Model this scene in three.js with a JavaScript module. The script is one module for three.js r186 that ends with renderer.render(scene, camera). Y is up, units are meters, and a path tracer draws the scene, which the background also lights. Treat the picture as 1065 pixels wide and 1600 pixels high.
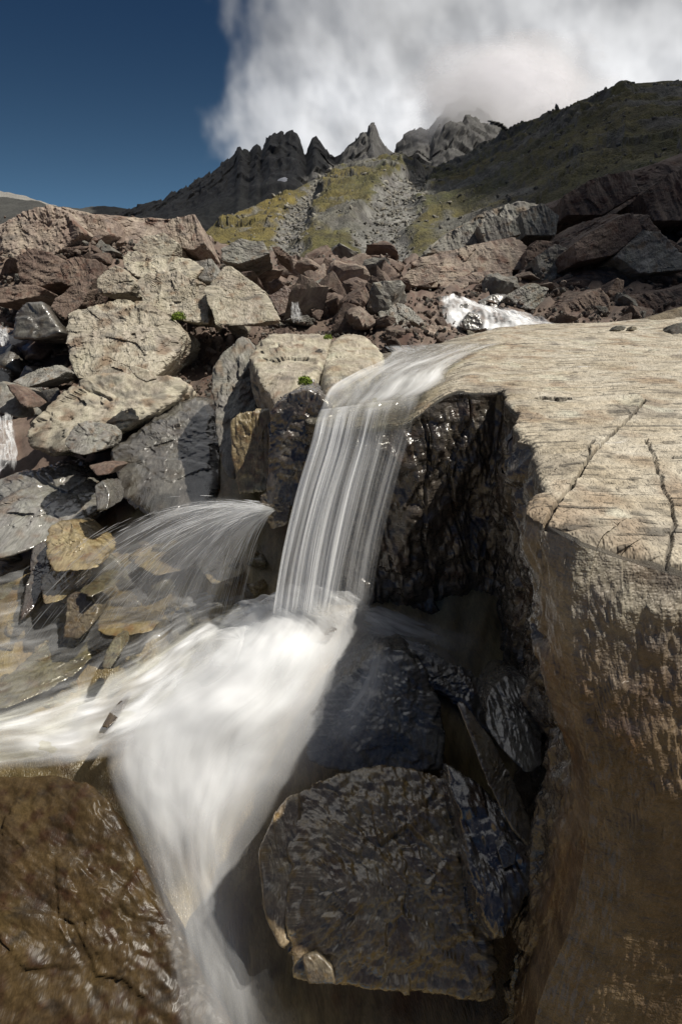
import * as THREE from 'three';
import { ConvexHull } from 'three/addons/math/ConvexHull.js';
import { createNoise3D } from 'simplex-noise';

// ---------------------------------------------------------------- camera, sky, sun, exposure
const PITCH = 24.4 * Math.PI / 180, EYE = new THREE.Vector3(0, 1.7, 0), FOV = 84;
const scene = new THREE.Scene();
const camera = new THREE.PerspectiveCamera(FOV, 681 / 1024, 0.02, 6000);
camera.position.copy(EYE);
camera.lookAt(0, EYE.y - Math.sin(PITCH), -Math.cos(PITCH));
const SUN = new THREE.Vector3(0.50, 0.85, 0.03).normalize();
const sun = new THREE.DirectionalLight(new THREE.Color().setRGB(1, 0.94, 0.84), 5.0);
sun.position.copy(SUN).multiplyScalar(60);
sun.castShadow = true;
sun.shadow.mapSize.set(4096, 4096);
Object.assign(sun.shadow.camera, { left: -14, right: 14, top: 14, bottom: -14, near: 1, far: 140 });
sun.shadow.bias = -0.0005;
scene.add(sun, sun.target);
const renderer = new THREE.WebGLRenderer({ antialias: true });
renderer.toneMapping = THREE.LinearToneMapping;
renderer.toneMappingExposure = 1.0;
renderer.shadowMap.enabled = true;

// ---------------------------------------------------------------- numbers
function rng(seed) { let s = seed | 0; return () => { s = (s + 0x6d2b79f5) | 0; let t = Math.imul(s ^ (s >>> 15), 1 | s); t = (t + Math.imul(t ^ (t >>> 7), 61 | t)) ^ t; return ((t ^ (t >>> 14)) >>> 0) / 4294967296; }; }
const N = createNoise3D(rng(7));
const { clamp, lerp, smoothstep } = THREE.MathUtils;
const ss = (x, a, b) => smoothstep(x, a, b);
function fbm(x, y, z, o = 4, g = 0.5) { let s = 0, a = 1, w = 0; for (let i = 0; i < o; i++) { s += a * N(x, y, z); w += a; a *= g; x = x * 2.03 + 17.1; y = y * 2.03 - 9.2; z = z * 2.03 + 3.7; } return s / w; }
function ridge(x, y, z, o = 4) { let s = 0, a = 1, w = 0; for (let i = 0; i < o; i++) { s += a * (1 - 2 * Math.abs(N(x, y, z))); w += a; a *= 0.5; x = x * 2.07 + 5.3; y = y * 2.07 + 1.9; z = z * 2.07 - 7.7; } return s / w; }
// broken-stone relief: every cell of a jittered lattice is a small tilted plane, so the surface is made of facets with sharp steps between them
const hsh = (a, b, c, k) => { let h = Math.imul(a, 374761393) ^ Math.imul(b, 668265263) ^ Math.imul(c, 2147483647 - 1274126177) ^ Math.imul(k, 1442695041); h = Math.imul(h ^ (h >>> 13), 1274126177); h ^= h >>> 16; return (h >>> 0) / 4294967296; };
function facet(x, y, z) {
  const ix = Math.floor(x), iy = Math.floor(y), iz = Math.floor(z); let bd = 1e9, ba = 0, bb = 0, bc = 0, bx = 0, by = 0, bz = 0;
  for (let a = ix - 1; a <= ix + 1; a++) for (let b = iy - 1; b <= iy + 1; b++) for (let c = iz - 1; c <= iz + 1; c++) {
    const dx = x - a - hsh(a, b, c, 1), dy = y - b - hsh(a, b, c, 2), dz = z - c - hsh(a, b, c, 3), d = dx * dx + dy * dy + dz * dz;
    if (d < bd) { bd = d; ba = a; bb = b; bc = c; bx = dx; by = dy; bz = dz; }
  }
  return (hsh(ba, bb, bc, 4) - 0.5) * 0.9 + (hsh(ba, bb, bc, 5) - 0.5) * bx * 1.5 + (hsh(ba, bb, bc, 6) - 0.5) * by * 1.5 + (hsh(ba, bb, bc, 7) - 0.5) * bz * 1.5;
}
const V = (x, y, z) => new THREE.Vector3(x, y, z);
const KP = Math.tan(FOV * Math.PI / 360) / 800, CP = Math.cos(PITCH), SP = Math.sin(PITCH);
// surveyed positions: sight line (two readings) and the distance ahead in metres (at) or the height (atY)
function ray(px, py) { const a = (px - 532.5) * KP, b = (800 - py) * KP; return V(a, -SP + b * CP, -CP - b * SP); }
function at(px, py, Z) { const d = ray(px, py); return d.multiplyScalar(Z / -d.z).add(EYE); }
function atY(px, py, Y) { const d = ray(px, py); return d.multiplyScalar((Y - EYE.y) / d.y).add(EYE); }

// ---------------------------------------------------------------- sky: clear deep blue, a cloud bank over the right half
{
  const W = 2048, H = 1024, data = new Float32Array(W * H * 4);
  for (let r = 0; r < H; r++) {
    const el = ((r + 0.5) / H - 0.5) * Math.PI, y = Math.sin(el), c = Math.cos(el);
    for (let q = 0; q < W; q++) {
      const az = ((q + 0.5) / W - 0.5) * 2 * Math.PI, x = Math.cos(az) * c, z = Math.sin(az) * c, i = (r * W + q) * 4;
      const k = Math.exp(-Math.max(0, y) * 8.5);
      let R = lerp(0.006, 0.125, k), G = lerp(0.022, 0.26, k), B = lerp(0.066, 0.42, k);
      if (y > -0.02) {
        const right = Math.atan2(x, -z);                       // bearing from straight ahead, right positive
        const wx = x * 3, wy = y * 3, wz = z * 3;
        const edge = 0.07 * fbm(wx * 2.4, wy * 1.6 + 3, wz * 2.4, 6, 0.55) + 0.012 * N(x * 30, y * 22, z * 30), lead = right + edge + 1.7 * ss(y, 0.36, 0.85);   // the bank reaches farther left overhead
        const cov = ss(lead - y * 0.06, -0.205, -0.125) * (1 - ss(right + edge * 4, 2.0, 2.45));
        const body = ss(lead + edge * 0.5 - y * 0.15, -0.22, 0.05);
        const lump = fbm(wx * 1.5 - 2 + y * 2, wy * 2.4, wz * 1.5 + 8, 6, 0.55), wisp = fbm(wx * 4.2 + wy * 1.5, wy * 3.4, wz * 4.2, 4, 0.55);
        const shine = clamp((0.66 + 0.28 * lump + 0.13 * wisp) * lerp(1.5, 0.84, ss(y, 0.10, 0.32)), 0.16, 0.95) * (0.80 + 0.20 * body);
        const cv = cov * (0.62 + 0.38 * body) * (0.86 + 0.14 * ss(wisp, -0.5, 0.2));
        R = lerp(R, shine * 0.99, cv); G = lerp(G, shine, cv); B = lerp(B, shine * 1.02, cv);
      }
      data[i] = R; data[i + 1] = G; data[i + 2] = B; data[i + 3] = 1;
    }
  }
  const t = new THREE.DataTexture(data, W, H, THREE.RGBAFormat, THREE.FloatType);
  t.mapping = THREE.EquirectangularReflectionMapping; t.magFilter = THREE.LinearFilter; t.needsUpdate = true;
  scene.background = t; scene.environment = t;
}

// ---------------------------------------------------------------- textures (what the stone is made of)
function tileNoise(seed) {
  const r = rng(seed), P = 256, g = new Float32Array(P * P);
  for (let i = 0; i < P * P; i++) g[i] = r();
  return (x, y, px, py) => {                                    // value noise that repeats after px, py cells
    const ix = Math.floor(x), iy = Math.floor(y), fx = x - ix, fy = y - iy, u = fx * fx * (3 - 2 * fx), v = fy * fy * (3 - 2 * fy);
    const w = (a, b) => g[(((b % py) + py) % py) * P + (((a % px) + px) % px)];
    return lerp(lerp(w(ix, iy), w(ix + 1, iy), u), lerp(w(ix, iy + 1), w(ix + 1, iy + 1), u), v);
  };
}
function makeTex(S, f, srgb) {
  const d = new Uint8Array(S * S * 4);
  for (let y = 0; y < S; y++) for (let x = 0; x < S; x++) { const c = f(x / S, y / S), i = (y * S + x) * 4; d[i] = clamp(c[0], 0, 1) * 255; d[i + 1] = clamp(c[1], 0, 1) * 255; d[i + 2] = clamp(c[2], 0, 1) * 255; d[i + 3] = 255; }
  const t = new THREE.DataTexture(d, S, S);
  t.wrapS = t.wrapT = THREE.RepeatWrapping; t.magFilter = THREE.LinearFilter; if (srgb) t.colorSpace = THREE.SRGBColorSpace; t.needsUpdate = true;
  return t;
}
const tn = tileNoise(3), tn2 = tileNoise(11);
const streak = (u, v) => 0.30 * tn(u * 6, v * 60, 6, 60) + 0.28 * tn(u * 14, v * 130, 14, 130) + 0.22 * tn2(u * 30, v * 220, 30, 220) + 0.2 * tn2(u * 12, v * 20, 12, 20);
const grit = (u, v) => 0.4 * tn(u * 200, v * 200, 200, 200) + 0.3 * tn2(u * 90, v * 90, 90, 90) + 0.3 * tn(u * 30, v * 30, 30, 30);
const lumps = (u, v) => { let s = 0, a = 0.5, f = 9; for (let k = 0; k < 5; k++) { const w = tn(u * f + 0.3 * k, v * f, f, f); s += a * (k < 3 ? 1 - Math.abs(2 * w - 1) : w); a *= 0.5; f *= 2; } return s; };
const slabLines = (u, v) => { const w = v + 0.02 * tn(u * 3, v * 5, 3, 5), cut = ss(tn2(u * 26, v * 40, 26, 40), 0.2, 0.6), mk = ss(tn2(u * 4, v * 6, 4, 6), 0.2, 0.7); return clamp(cut * (0.25 + 0.75 * mk) * ss(tn(u * 7, w * 46, 7, 46), 0.66, 0.80) + cut * 0.7 * ss(tn2(u * 11, w * 84, 11, 84), 0.72, 0.86), 0, 1); };
const TEX = {
  grainColor: makeTex(1024, (u, v) => { const s = streak(u, v), g = grit(u, v), q = tn2(u * 250, v * 250, 250, 250), m = tn(u * 9, v * 9, 9, 9); const b = 0.86 + 0.07 * (s - 0.5) + 0.36 * (g - 0.5) + 0.16 * (m - 0.5) + (q > 0.93 ? 0.12 : q < 0.05 ? -0.16 : 0); return [b, b * (0.985 + 0.03 * m), b * (0.96 + 0.05 * g)]; }, true),
  slabColor: makeTex(1024, (u, v) => { const L = slabLines(u, v), g = grit(u, v), c = tn(u * 5, v * 12, 5, 12), q = tn2(u * 170, v * 170, 170, 170); let k = 0.90 + 0.10 * (c - 0.5) + 0.34 * (g - 0.5) - 0.30 * L; if (q > 0.92) k += 0.13; return [k, k * (0.975 + 0.03 * c), k * (0.93 + 0.08 * c)]; }, true),
  slabBump: makeTex(1024, (u, v) => { const k = 0.6 - 0.5 * slabLines(u, v) + 0.5 * (grit(u, v) - 0.5) + 0.3 * (tn(u * 60, v * 90, 60, 90) - 0.5); return [k, k, k]; }),
  grainBump: makeTex(1024, (u, v) => { const b = 0.18 * streak(u, v) + 0.42 * grit(u, v) + 0.4 * lumps(u, v); return [b, b, b]; }),
  wetBump: makeTex(1024, (u, v) => { const b = 0.72 * lumps(u, v) + 0.16 * grit(u, v) + 0.12 * streak(u, v); return [b, b, b]; }),
  ripple: makeTex(512, (u, v) => { const b = 0.5 * tn(u * 5, v * 26, 5, 26) + 0.3 * tn2(u * 9, v * 52, 9, 52) + 0.2 * tn(u * 18, v * 70, 18, 70); return [b, b, b]; }),
};
{ const d = new Uint8Array(256 * 4); for (let i = 0; i < 256; i++) d.set([i, i, i, 255], i * 4); const t = new THREE.DataTexture(d, 256, 1); t.magFilter = THREE.LinearFilter; t.channel = 1; t.needsUpdate = true; TEX.ramp = t; }
const M = {};
const rockMat = (bump, scale, rep, extra = {}, color = TEX.grainColor) => {
  const rp = (t) => { const c = t.clone(); c.repeat.set(rep, rep); c.needsUpdate = true; return c; };
  return new THREE.MeshPhysicalMaterial({ vertexColors: true, map: rp(color), bumpMap: rp(bump), bumpScale: scale, roughness: 1, roughnessMap: TEX.ramp, side: THREE.DoubleSide, ...extra });
};
M.near = rockMat(TEX.grainBump, 0.006, 2.2);
M.film = rockMat(TEX.wetBump, 0.005, 1.7, { specularIntensity: 0.45 });
M.wet = rockMat(TEX.wetBump, 0.010, 2.0, { ior: 1.7, clearcoat: 1, clearcoatRoughness: 0.07 });
M.mid = rockMat(TEX.grainBump, 0.02, 0.8, { flatShading: true });
M.far = rockMat(TEX.grainBump, 0.3, 0.09);
M.moss = new THREE.MeshStandardMaterial({ vertexColors: true, roughness: 0.95, side: THREE.DoubleSide });
M.foam = new THREE.MeshPhysicalMaterial({ color: new THREE.Color().setRGB(1, 1, 1), vertexColors: true, transparent: true, roughness: 1, transmission: 0.18, specularIntensity: 0.3, side: THREE.DoubleSide });
M.fall = new THREE.MeshPhysicalMaterial({ color: new THREE.Color().setRGB(1, 1, 1), vertexColors: true, transparent: true, roughness: 0.55, transmission: 0.22, specularIntensity: 0.8, ior: 1.33, side: THREE.DoubleSide });
const rip = TEX.ripple.clone(); rip.needsUpdate = true;
M.water = new THREE.MeshPhysicalMaterial({ color: new THREE.Color().setRGB(0.93, 0.92, 0.86), roughness: 0.12, transmission: 1, ior: 1.33, bumpMap: rip, bumpScale: 0.012, side: THREE.DoubleSide });

// ---------------------------------------------------------------- names and labels
const taken = new Map();
function numbered(n) { const k = taken.get(n) ?? 0; taken.set(n, k + 1); return k ? n + '_' + String(k).padStart(3, '0') : n; }
function put(o, name, label, category, group, kind) {
  o.name = numbered(name); o.castShadow = o.receiveShadow = true;
  if (label) o.userData.label = label;
  if (category) o.userData.category = category;
  if (group) o.userData.group = group;
  if (kind) o.userData.kind = kind;
  scene.add(o); return o;
}
function child(parent, o, name, kind) { o.name = name; o.castShadow = o.receiveShadow = true; if (kind) o.userData.kind = kind; parent.add(o); return o; }

// ---------------------------------------------------------------- surfaces
// grid of points -> geometry; f(i, j) gives { p, uv, rough } ; colour afterwards from the finished shape
function gridGeo(nu, nv, f, color) {
  const n = (nu + 1) * (nv + 1), P = new Float32Array(n * 3), U = new Float32Array(n * 2), I = new Uint32Array(nu * nv * 6);
  let k = 0;
  for (let j = 0; j <= nv; j++) for (let i = 0; i <= nu; i++, k++) { const p = f(i / nu, j / nv, i, j); P[k * 3] = p.x; P[k * 3 + 1] = p.y; P[k * 3 + 2] = p.z; }
  k = 0;
  for (let j = 0; j < nv; j++) for (let i = 0; i < nu; i++) { const a = j * (nu + 1) + i, b = a + 1, c = a + nu + 1, d = c + 1; I[k++] = a; I[k++] = b; I[k++] = d; I[k++] = a; I[k++] = d; I[k++] = c; }
  const g = new THREE.BufferGeometry();
  g.setAttribute('position', new THREE.BufferAttribute(P, 3)); g.setIndex(new THREE.BufferAttribute(I, 1)); g.computeVertexNormals();
  const Nn = g.attributes.normal.array, C = new Float32Array(n * 4), U1 = new Float32Array(n * 2), o = { c: [1, 1, 1, 1], rough: 0.9, uv: [0, 0] };
  for (k = 0; k < n; k++) {
    const i = k % (nu + 1), j = (k / (nu + 1)) | 0;
    o.c[3] = 1; o.uv[0] = P[k * 3] + 0.3 * P[k * 3 + 1]; o.uv[1] = P[k * 3 + 2] + 0.7 * P[k * 3 + 1];
    color(o, P[k * 3], P[k * 3 + 1], P[k * 3 + 2], Nn[k * 3], Nn[k * 3 + 1], Nn[k * 3 + 2], i / nu, j / nv);
    C.set(o.c, k * 4); U1[k * 2] = o.rough; U1[k * 2 + 1] = 0.5; U[k * 2] = o.uv[0]; U[k * 2 + 1] = o.uv[1];
  }
  g.setAttribute('color', new THREE.BufferAttribute(C, 4)); g.setAttribute('uv', new THREE.BufferAttribute(U, 2)); g.setAttribute('uv1', new THREE.BufferAttribute(U1, 2));
  return g;
}
// polyline evaluated by arc-free parameter: linear or smooth
function curve(pts, smooth = true) {
  if (smooth) { const c = new THREE.CatmullRomCurve3(pts, false, 'centripetal'); const L = c.getSpacedPoints(200); return (t) => { const x = clamp(t, 0, 1) * 200, i = Math.min(199, Math.floor(x)); return L[i].clone().lerp(L[i + 1], x - i); }; }
  return (t) => { const x = clamp(t, 0, 1) * (pts.length - 1), i = Math.min(pts.length - 2, Math.floor(x)); return pts[i].clone().lerp(pts[i + 1], x - i); };
}

// ---------------------------------------------------------------- stone colours, real-world base values
const PAL = {
  face: { q: 0.3, a: [0.145, 0.095, 0.056], b: [0.235, 0.165, 0.10], s: [0.17, 0.088, 0.028], d: [0.065, 0.046, 0.042] },
  umber: { q: 0.4, a: [0.21, 0.145, 0.078], b: [0.33, 0.26, 0.165], s: [0.30, 0.18, 0.03], d: [0.08, 0.066, 0.054] },
  pale: { a: [0.34, 0.30, 0.235], b: [0.44, 0.40, 0.33], s: [0.22, 0.15, 0.10], d: [0.15, 0.14, 0.125] },
  slab: { a: [0.37, 0.325, 0.25], b: [0.47, 0.43, 0.355], s: [0.27, 0.20, 0.135], d: [0.16, 0.14, 0.115] },
  rust: { a: [0.115, 0.076, 0.060], b: [0.20, 0.15, 0.122], s: [0.105, 0.052, 0.036], d: [0.05, 0.044, 0.042] },
  pink: { a: [0.24, 0.18, 0.15], b: [0.36, 0.30, 0.25], s: [0.16, 0.085, 0.06], d: [0.09, 0.08, 0.075] },
  grey: { a: [0.19, 0.18, 0.16], b: [0.28, 0.27, 0.25], s: [0.17, 0.12, 0.08], d: [0.08, 0.078, 0.075] },
  dark: { a: [0.088, 0.080, 0.070], b: [0.155, 0.145, 0.128], s: [0.07, 0.052, 0.032], d: [0.025, 0.025, 0.025] },
  black: { q: 0.15, a: [0.068, 0.056, 0.046], b: [0.125, 0.108, 0.092], s: [0.085, 0.052, 0.036], d: [0.026, 0.026, 0.026] },
  ochre: { a: [0.21, 0.15, 0.065], b: [0.34, 0.27, 0.145], s: [0.16, 0.08, 0.026], d: [0.08, 0.066, 0.042] },
  olive: { q: 0.4, a: [0.10, 0.085, 0.045], b: [0.17, 0.15, 0.09], s: [0.10, 0.06, 0.025], d: [0.035, 0.034, 0.034] },
  orange: { q: 0.15, a: [0.044, 0.029, 0.015], b: [0.085, 0.056, 0.024], s: [0.042, 0.020, 0.011], d: [0.022, 0.018, 0.015] },
  brown: { q: 0.25, a: [0.105, 0.080, 0.055], b: [0.19, 0.155, 0.105], s: [0.13, 0.082, 0.028], d: [0.045, 0.04, 0.036] },
};
function stone(o, pal, x, y, z, f, seed = 0) {
  const m = fbm(x * f + seed, y * f, z * f, 4), k = fbm(x * f * 2.3 - 5, y * f * 2.3 + seed, z * f * 2.3, 3), fine = N(x * f * 14, y * f * 14, z * f * 14);
  const t = clamp(0.5 + 0.9 * m + 0.25 * fine, 0, 1), st = ss(k, 0.12, 0.55) * 0.75, dk = ss(fbm(x * f * 1.4, y * f * 5 + 9, z * f * 1.4 + seed, 3), 0.22, 0.6) * 0.65;
  for (let i = 0; i < 3; i++) { let c = lerp(pal.a[i], pal.b[i], t); c = lerp(c, pal.s[i], st); c = lerp(c, pal.d[i], dk); o.c[i] = c * (1 + 0.12 * fine) * 1.15; }
  const qz = ss(fbm(x * f * 1.9 + 31, y * f * 1.9, z * f * 1.9 - seed, 4, 0.6), 0.30, 0.52) * 0.5 * (pal.q ?? 1); for (let i = 0; i < 3; i++) o.c[i] = lerp(o.c[i], Math.min(0.62, pal.b[i] * 1.45), qz);
}

// a stone from its corner points: the convex body they span, edges worn, faces broken by layering and cracks
function rockGeo(pts, { n = 40, pal = PAL.grey, seed = 1, round = 0.05, rough = 0.04, layer = 0.02, dip = [0.2, 1, 0.1], freq = 1.2, gloss = 0.9, fac = 1, cf = 1, wetBelow = null, uvTurn = 0, all = false } = {}) {
  const hull = new ConvexHull().setFromPoints(pts), c = V(0, 0, 0), lo = V(1e9, 1e9, 1e9), hi = V(-1e9, -1e9, -1e9);
  for (const p of pts) { c.add(p); lo.min(p); hi.max(p); }
  c.multiplyScalar(1 / pts.length);
  const ext = hi.clone().sub(lo).multiplyScalar(0.5), size = (ext.x + ext.y + ext.z) / 3;
  ext.set(Math.max(ext.x, size * 0.3), Math.max(ext.y, size * 0.3), Math.max(ext.z, size * 0.3));
  const planes = [];
  for (const f of hull.faces) { const d = f.constant - f.normal.dot(c); if (d > 1e-5) planes.push([f.normal.x, f.normal.y, f.normal.z, d]); }
  const dn = V(...dip).normalize(), r0 = rng(seed * 131 + 7), ox = r0() * 50, oy = r0() * 50, oz = r0() * 50;
  const K = 1 / Math.max(round, 0.004) ;
  const radius = (dx, dy, dz) => {                              // dx.. unit vector
    let mn = 1e9; const q = [];
    for (const p of planes) { const nd = p[0] * dx + p[1] * dy + p[2] * dz; if (nd > 1e-4) { const t = p[3] / nd; q.push(t); if (t < mn) mn = t; } }
    let s = 0; for (const t of q) if ((t / mn - 1) * K < 12) s += Math.exp(-(t / mn - 1) * K);
    return mn * (1 - Math.log(s) / K);
  };
  const res = [0, 1, 2, 3, 4, 5].map((f) => (!all && (f === 3 || f === 5) ? Math.max(4, Math.round(n / 5)) : n)), from = [0]; for (const q of res) from.push(from[from.length - 1] + (q + 1) * (q + 1));
  const T = from[6], P = new Float32Array(T * 3), U = new Float32Array(T * 2), C = new Float32Array(T * 4), U1 = new Float32Array(T * 2), I = new Uint32Array(res.reduce((s, q) => s + q * q * 6, 0));
  let k = 0, ii = 0; const h = 1 / size;
  for (let f = 0; f < 6; f++) {
    const n = res[f];
    const ax = f >> 1, sg = f & 1 ? -1 : 1, base = k;
    for (let j = 0; j <= n; j++) for (let i = 0; i <= n; i++, k++) {
      const a = Math.tan((i / n - 0.5) * Math.PI / 2), b = Math.tan((j / n - 0.5) * Math.PI / 2), d = [0, 0, 0];
      d[ax] = sg; d[(ax + 1) % 3] = a * sg; d[(ax + 2) % 3] = b;
      let x = d[0] * ext.x, y = d[1] * ext.y, z = d[2] * ext.z; const l = 1 / Math.hypot(x, y, z); x *= l; y *= l; z *= l;
      let r = radius(x, y, z);
      const wx = (c.x + x * r), wy = (c.y + y * r), wz = (c.z + z * r), X = wx + ox, Y = wy + oy, Z = wz + oz;
      const L = X * dn.x + Y * dn.y + Z * dn.z;
      const F = freq * h;
      let disp = rough * size * fbm(X * F, Y * F, Z * F, 4, 0.5) * 0.8;
      const warp = 0.12 * N(X * F * 0.6, Y * F * 0.6, Z * F * 0.6), Lh = L * h, sq = 1.9 * Lh;      // plates: cells are thinner across the layering
      const f1 = facet(X * F * 1.5 + dn.x * sq + warp, Y * F * 1.5 + dn.y * sq, Z * F * 1.5 + dn.z * sq + warp), f2 = facet(X * F * 4.2 + dn.x * sq * 3 + 7, Y * F * 4.2 + dn.y * sq * 3, Z * F * 4.2 + dn.z * sq * 3);
      const f3 = facet(X * F * 11 + dn.x * sq * 6, Y * F * 11 + dn.y * sq * 6 + 3, Z * F * 11 + dn.z * sq * 6);
      disp += rough * size * (0.9 * f1 + 0.5 * f2 + 0.24 * f3) * fac;
      disp += layer * size * (0.5 * N(Lh * 4.5 + warp * 3, X * F * 0.7, Z * F * 0.7) + 0.22 * N(Lh * 13, X * F * 1.4, Z * F * 1.4 + 5) + 0.06 * N(Lh * 34, X * F * 2.5, Z * F * 2.5));
      disp += rough * size * 0.2 * fbm(X * F * 9, Y * F * 9, Z * F * 9, 3, 0.6);
      r += disp;
      P[k * 3] = c.x + x * r; P[k * 3 + 1] = c.y + y * r; P[k * 3 + 2] = c.z + z * r;
      const q = [P[k * 3], P[k * 3 + 1], P[k * 3 + 2]], u = q[(ax + 1) % 3], v = q[(ax + 2) % 3], ct = Math.cos(uvTurn), st = Math.sin(uvTurn);
      U[k * 2] = u * ct - v * st + ox; U[k * 2 + 1] = u * st + v * ct + oy;
    }
    for (let j = 0; j < n; j++) for (let i = 0; i < n; i++) { const a = base + j * (n + 1) + i, b = a + 1, e = a + n + 1, g = e + 1; I[ii++] = a; I[ii++] = b; I[ii++] = g; I[ii++] = a; I[ii++] = g; I[ii++] = e; }
  }
  const g = new THREE.BufferGeometry();
  g.setAttribute('position', new THREE.BufferAttribute(P, 3)); g.setIndex(new THREE.BufferAttribute(I, 1)); g.computeVertexNormals();
  const nm = g.attributes.normal.array, seam = new Map();      // the six patches share their rims
  const rim = [];
  for (let f = 0; f < 6; f++) { const n = res[f]; for (let j = 0; j <= n; j++) for (let i = 0; i <= n; i++) if (!i || !j || i === n || j === n) rim.push(from[f] + j * (n + 1) + i); }
  const key = (v) => Math.round(P[v * 3] * 2e4) + ',' + Math.round(P[v * 3 + 1] * 2e4) + ',' + Math.round(P[v * 3 + 2] * 2e4);
  for (const v of rim) { const q = key(v), e = seam.get(q); if (e) e.push(v); else seam.set(q, [v]); }
  for (const e of seam.values()) if (e.length > 1) { const s = V(0, 0, 0); for (const v of e) s.add(V(nm[v * 3], nm[v * 3 + 1], nm[v * 3 + 2])); s.normalize(); for (const v of e) { nm[v * 3] = s.x; nm[v * 3 + 1] = s.y; nm[v * 3 + 2] = s.z; } }
  const o = { c: [0, 0, 0, 1] };
  for (let v = 0; v < k; v++) {
    const x = P[v * 3], y = P[v * 3 + 1], z = P[v * 3 + 2];
    stone(o, pal, x + ox, y + oy, z + oz, 1.1 * h * cf, seed);
    const lay = ((x + ox) * dn.x + (y + oy) * dn.y + (z + oz) * dn.z) * h * 9, band = 1 + 0.08 * N(lay, (x + ox) * h * 0.7, (z + oz) * h * 0.7);
    let R = gloss + 0.08 * N(x * 6 * h, y * 6 * h, z * 6 * h), dim = 1;
    if (wetBelow !== null) { const w = 1 - ss(y + 0.10 * size * fbm(x * 4 * h, y * 4 * h, z * 4 * h, 3) * 2, wetBelow - 0.05 * size, wetBelow + 0.12 * size); R = lerp(R, 0.24, w); dim = 1 - 0.58 * w; }
    C[v * 4] = o.c[0] * band * dim; C[v * 4 + 1] = o.c[1] * band * dim; C[v * 4 + 2] = o.c[2] * band * dim; C[v * 4 + 3] = 1;
    U1[v * 2] = clamp(R, 0.06, 1); U1[v * 2 + 1] = 0.5;
  }
  g.setAttribute('color', new THREE.BufferAttribute(C, 4)); g.setAttribute('uv', new THREE.BufferAttribute(U, 2)); g.setAttribute('uv1', new THREE.BufferAttribute(U1, 2));
  return g;
}
// a stone surveyed by its outline: each corner [px, py, Z?]; Z is the distance of its foot, it leans back k metres per 100 readings of height, and reaches d metres behind
let rockSeed = 0;
function rock(name, label, category, outline, Z, k, d, opt = {}, group) {
  const low = Math.max(...outline.map((q) => q[1])), front = outline.map(([x, y, z]) => at(x, y, z ?? Z + k * (low - y) / 100));
  const mid = V(0, 0, 0); front.forEach((p) => mid.add(p)); mid.multiplyScalar(1 / front.length);
  const back = front.map((p) => p.clone().lerp(mid, 0.22).add(V((opt.sx ?? 0) * d, -(opt.drop ?? 0.25) * d, -d)));
  const under = opt.down ? front.map((p) => p.clone().lerp(mid, 0.1).add(V(0, -opt.down, 0))) : [];
  const bulge = (opt.bulge ?? []).map(([x, y, z]) => at(x, y, z));
  const g = rockGeo([...front, ...back, ...bulge, ...under], { seed: ++rockSeed, ...opt, n: Math.round((opt.n ?? 40) * (opt.mat === M.mid ? 0.68 : opt.n > 150 ? 0.62 : 0.57)) });
  return put(new THREE.Mesh(g, opt.mat ?? M.near), name, label, category ?? 'rock', group);
}

// ---------------------------------------------------------------- ground: the stream bed and valley floor
const GROUND = [
  [480, 985, 1.85], [300, 1150, 1.56], [340, 1300, 1.25], [380, 1500, 1.0], [0, 1120, 1.67], [100, 950, 2.15], [0, 880, 2.47], [250, 850, 2.4], 
  [0, 700, 3.1], [30, 600, 3.9], [20, 500, 5], [100, 420, 6.5], [100, 352, 9], [300, 380, 9], [430, 425, 9], [520, 475, 5.5], [590, 447, 9], [650, 524, 4.2], [760, 505, 5.2], [700, 468, 6.2],
  [900, 505, 5], [850, 425, 9], [740, 445, 8], [1000, 435, 8], [1065, 365, 12], [620, 412, 17], [540, 412, 18], [350, 392, 16], [700, 410, 18], [150, 600, 3.6], [300, 600, 3.1], [420, 560, 3.2], [250, 480, 4.8], [180, 700, 2.9],
].map(([x, y, z]) => { const p = at(x, y, z); if (x < 440 && y > 470 && y < 730) p.y -= 0.3; if (x > 250 && x < 400 && y > 1100) p.y -= 0.2; return p; });
for (const [x, y, z] of [[0.1, -0.25, -1.15], [0.12, -0.5, -0.85], [0.38, -0.5, -0.9], [0.35, -0.1, -1.4], [-4, 0.9, 1], [-2, 0.0, 0.4], [0, -0.35, 0.3], [2.5, 0.9, 1], [0, -0.2, 3], [-60, 1.2, -160], [60, 1.4, -160], [0, 1.2, -160], [-7, 2.0, -9], [-9, 1.6, -3], [7, 2.2, -10], [8, 2, -3], [0.3, 0.75, -2.6], [1.5, 0.9, -2.6], [3, 1.0, -4.2], [-14, 1.4, -18], [14, 3.4, -20], [-60, 0.2, 60], [60, 0.2, 60]]) GROUND.push(V(x, y, z));
const warpXZ = (x, z) => { const d = Math.hypot(x, z), s = Math.log(1 + d * 0.8) / (d + 1e-6); return [x * s, z * s]; };
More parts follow.
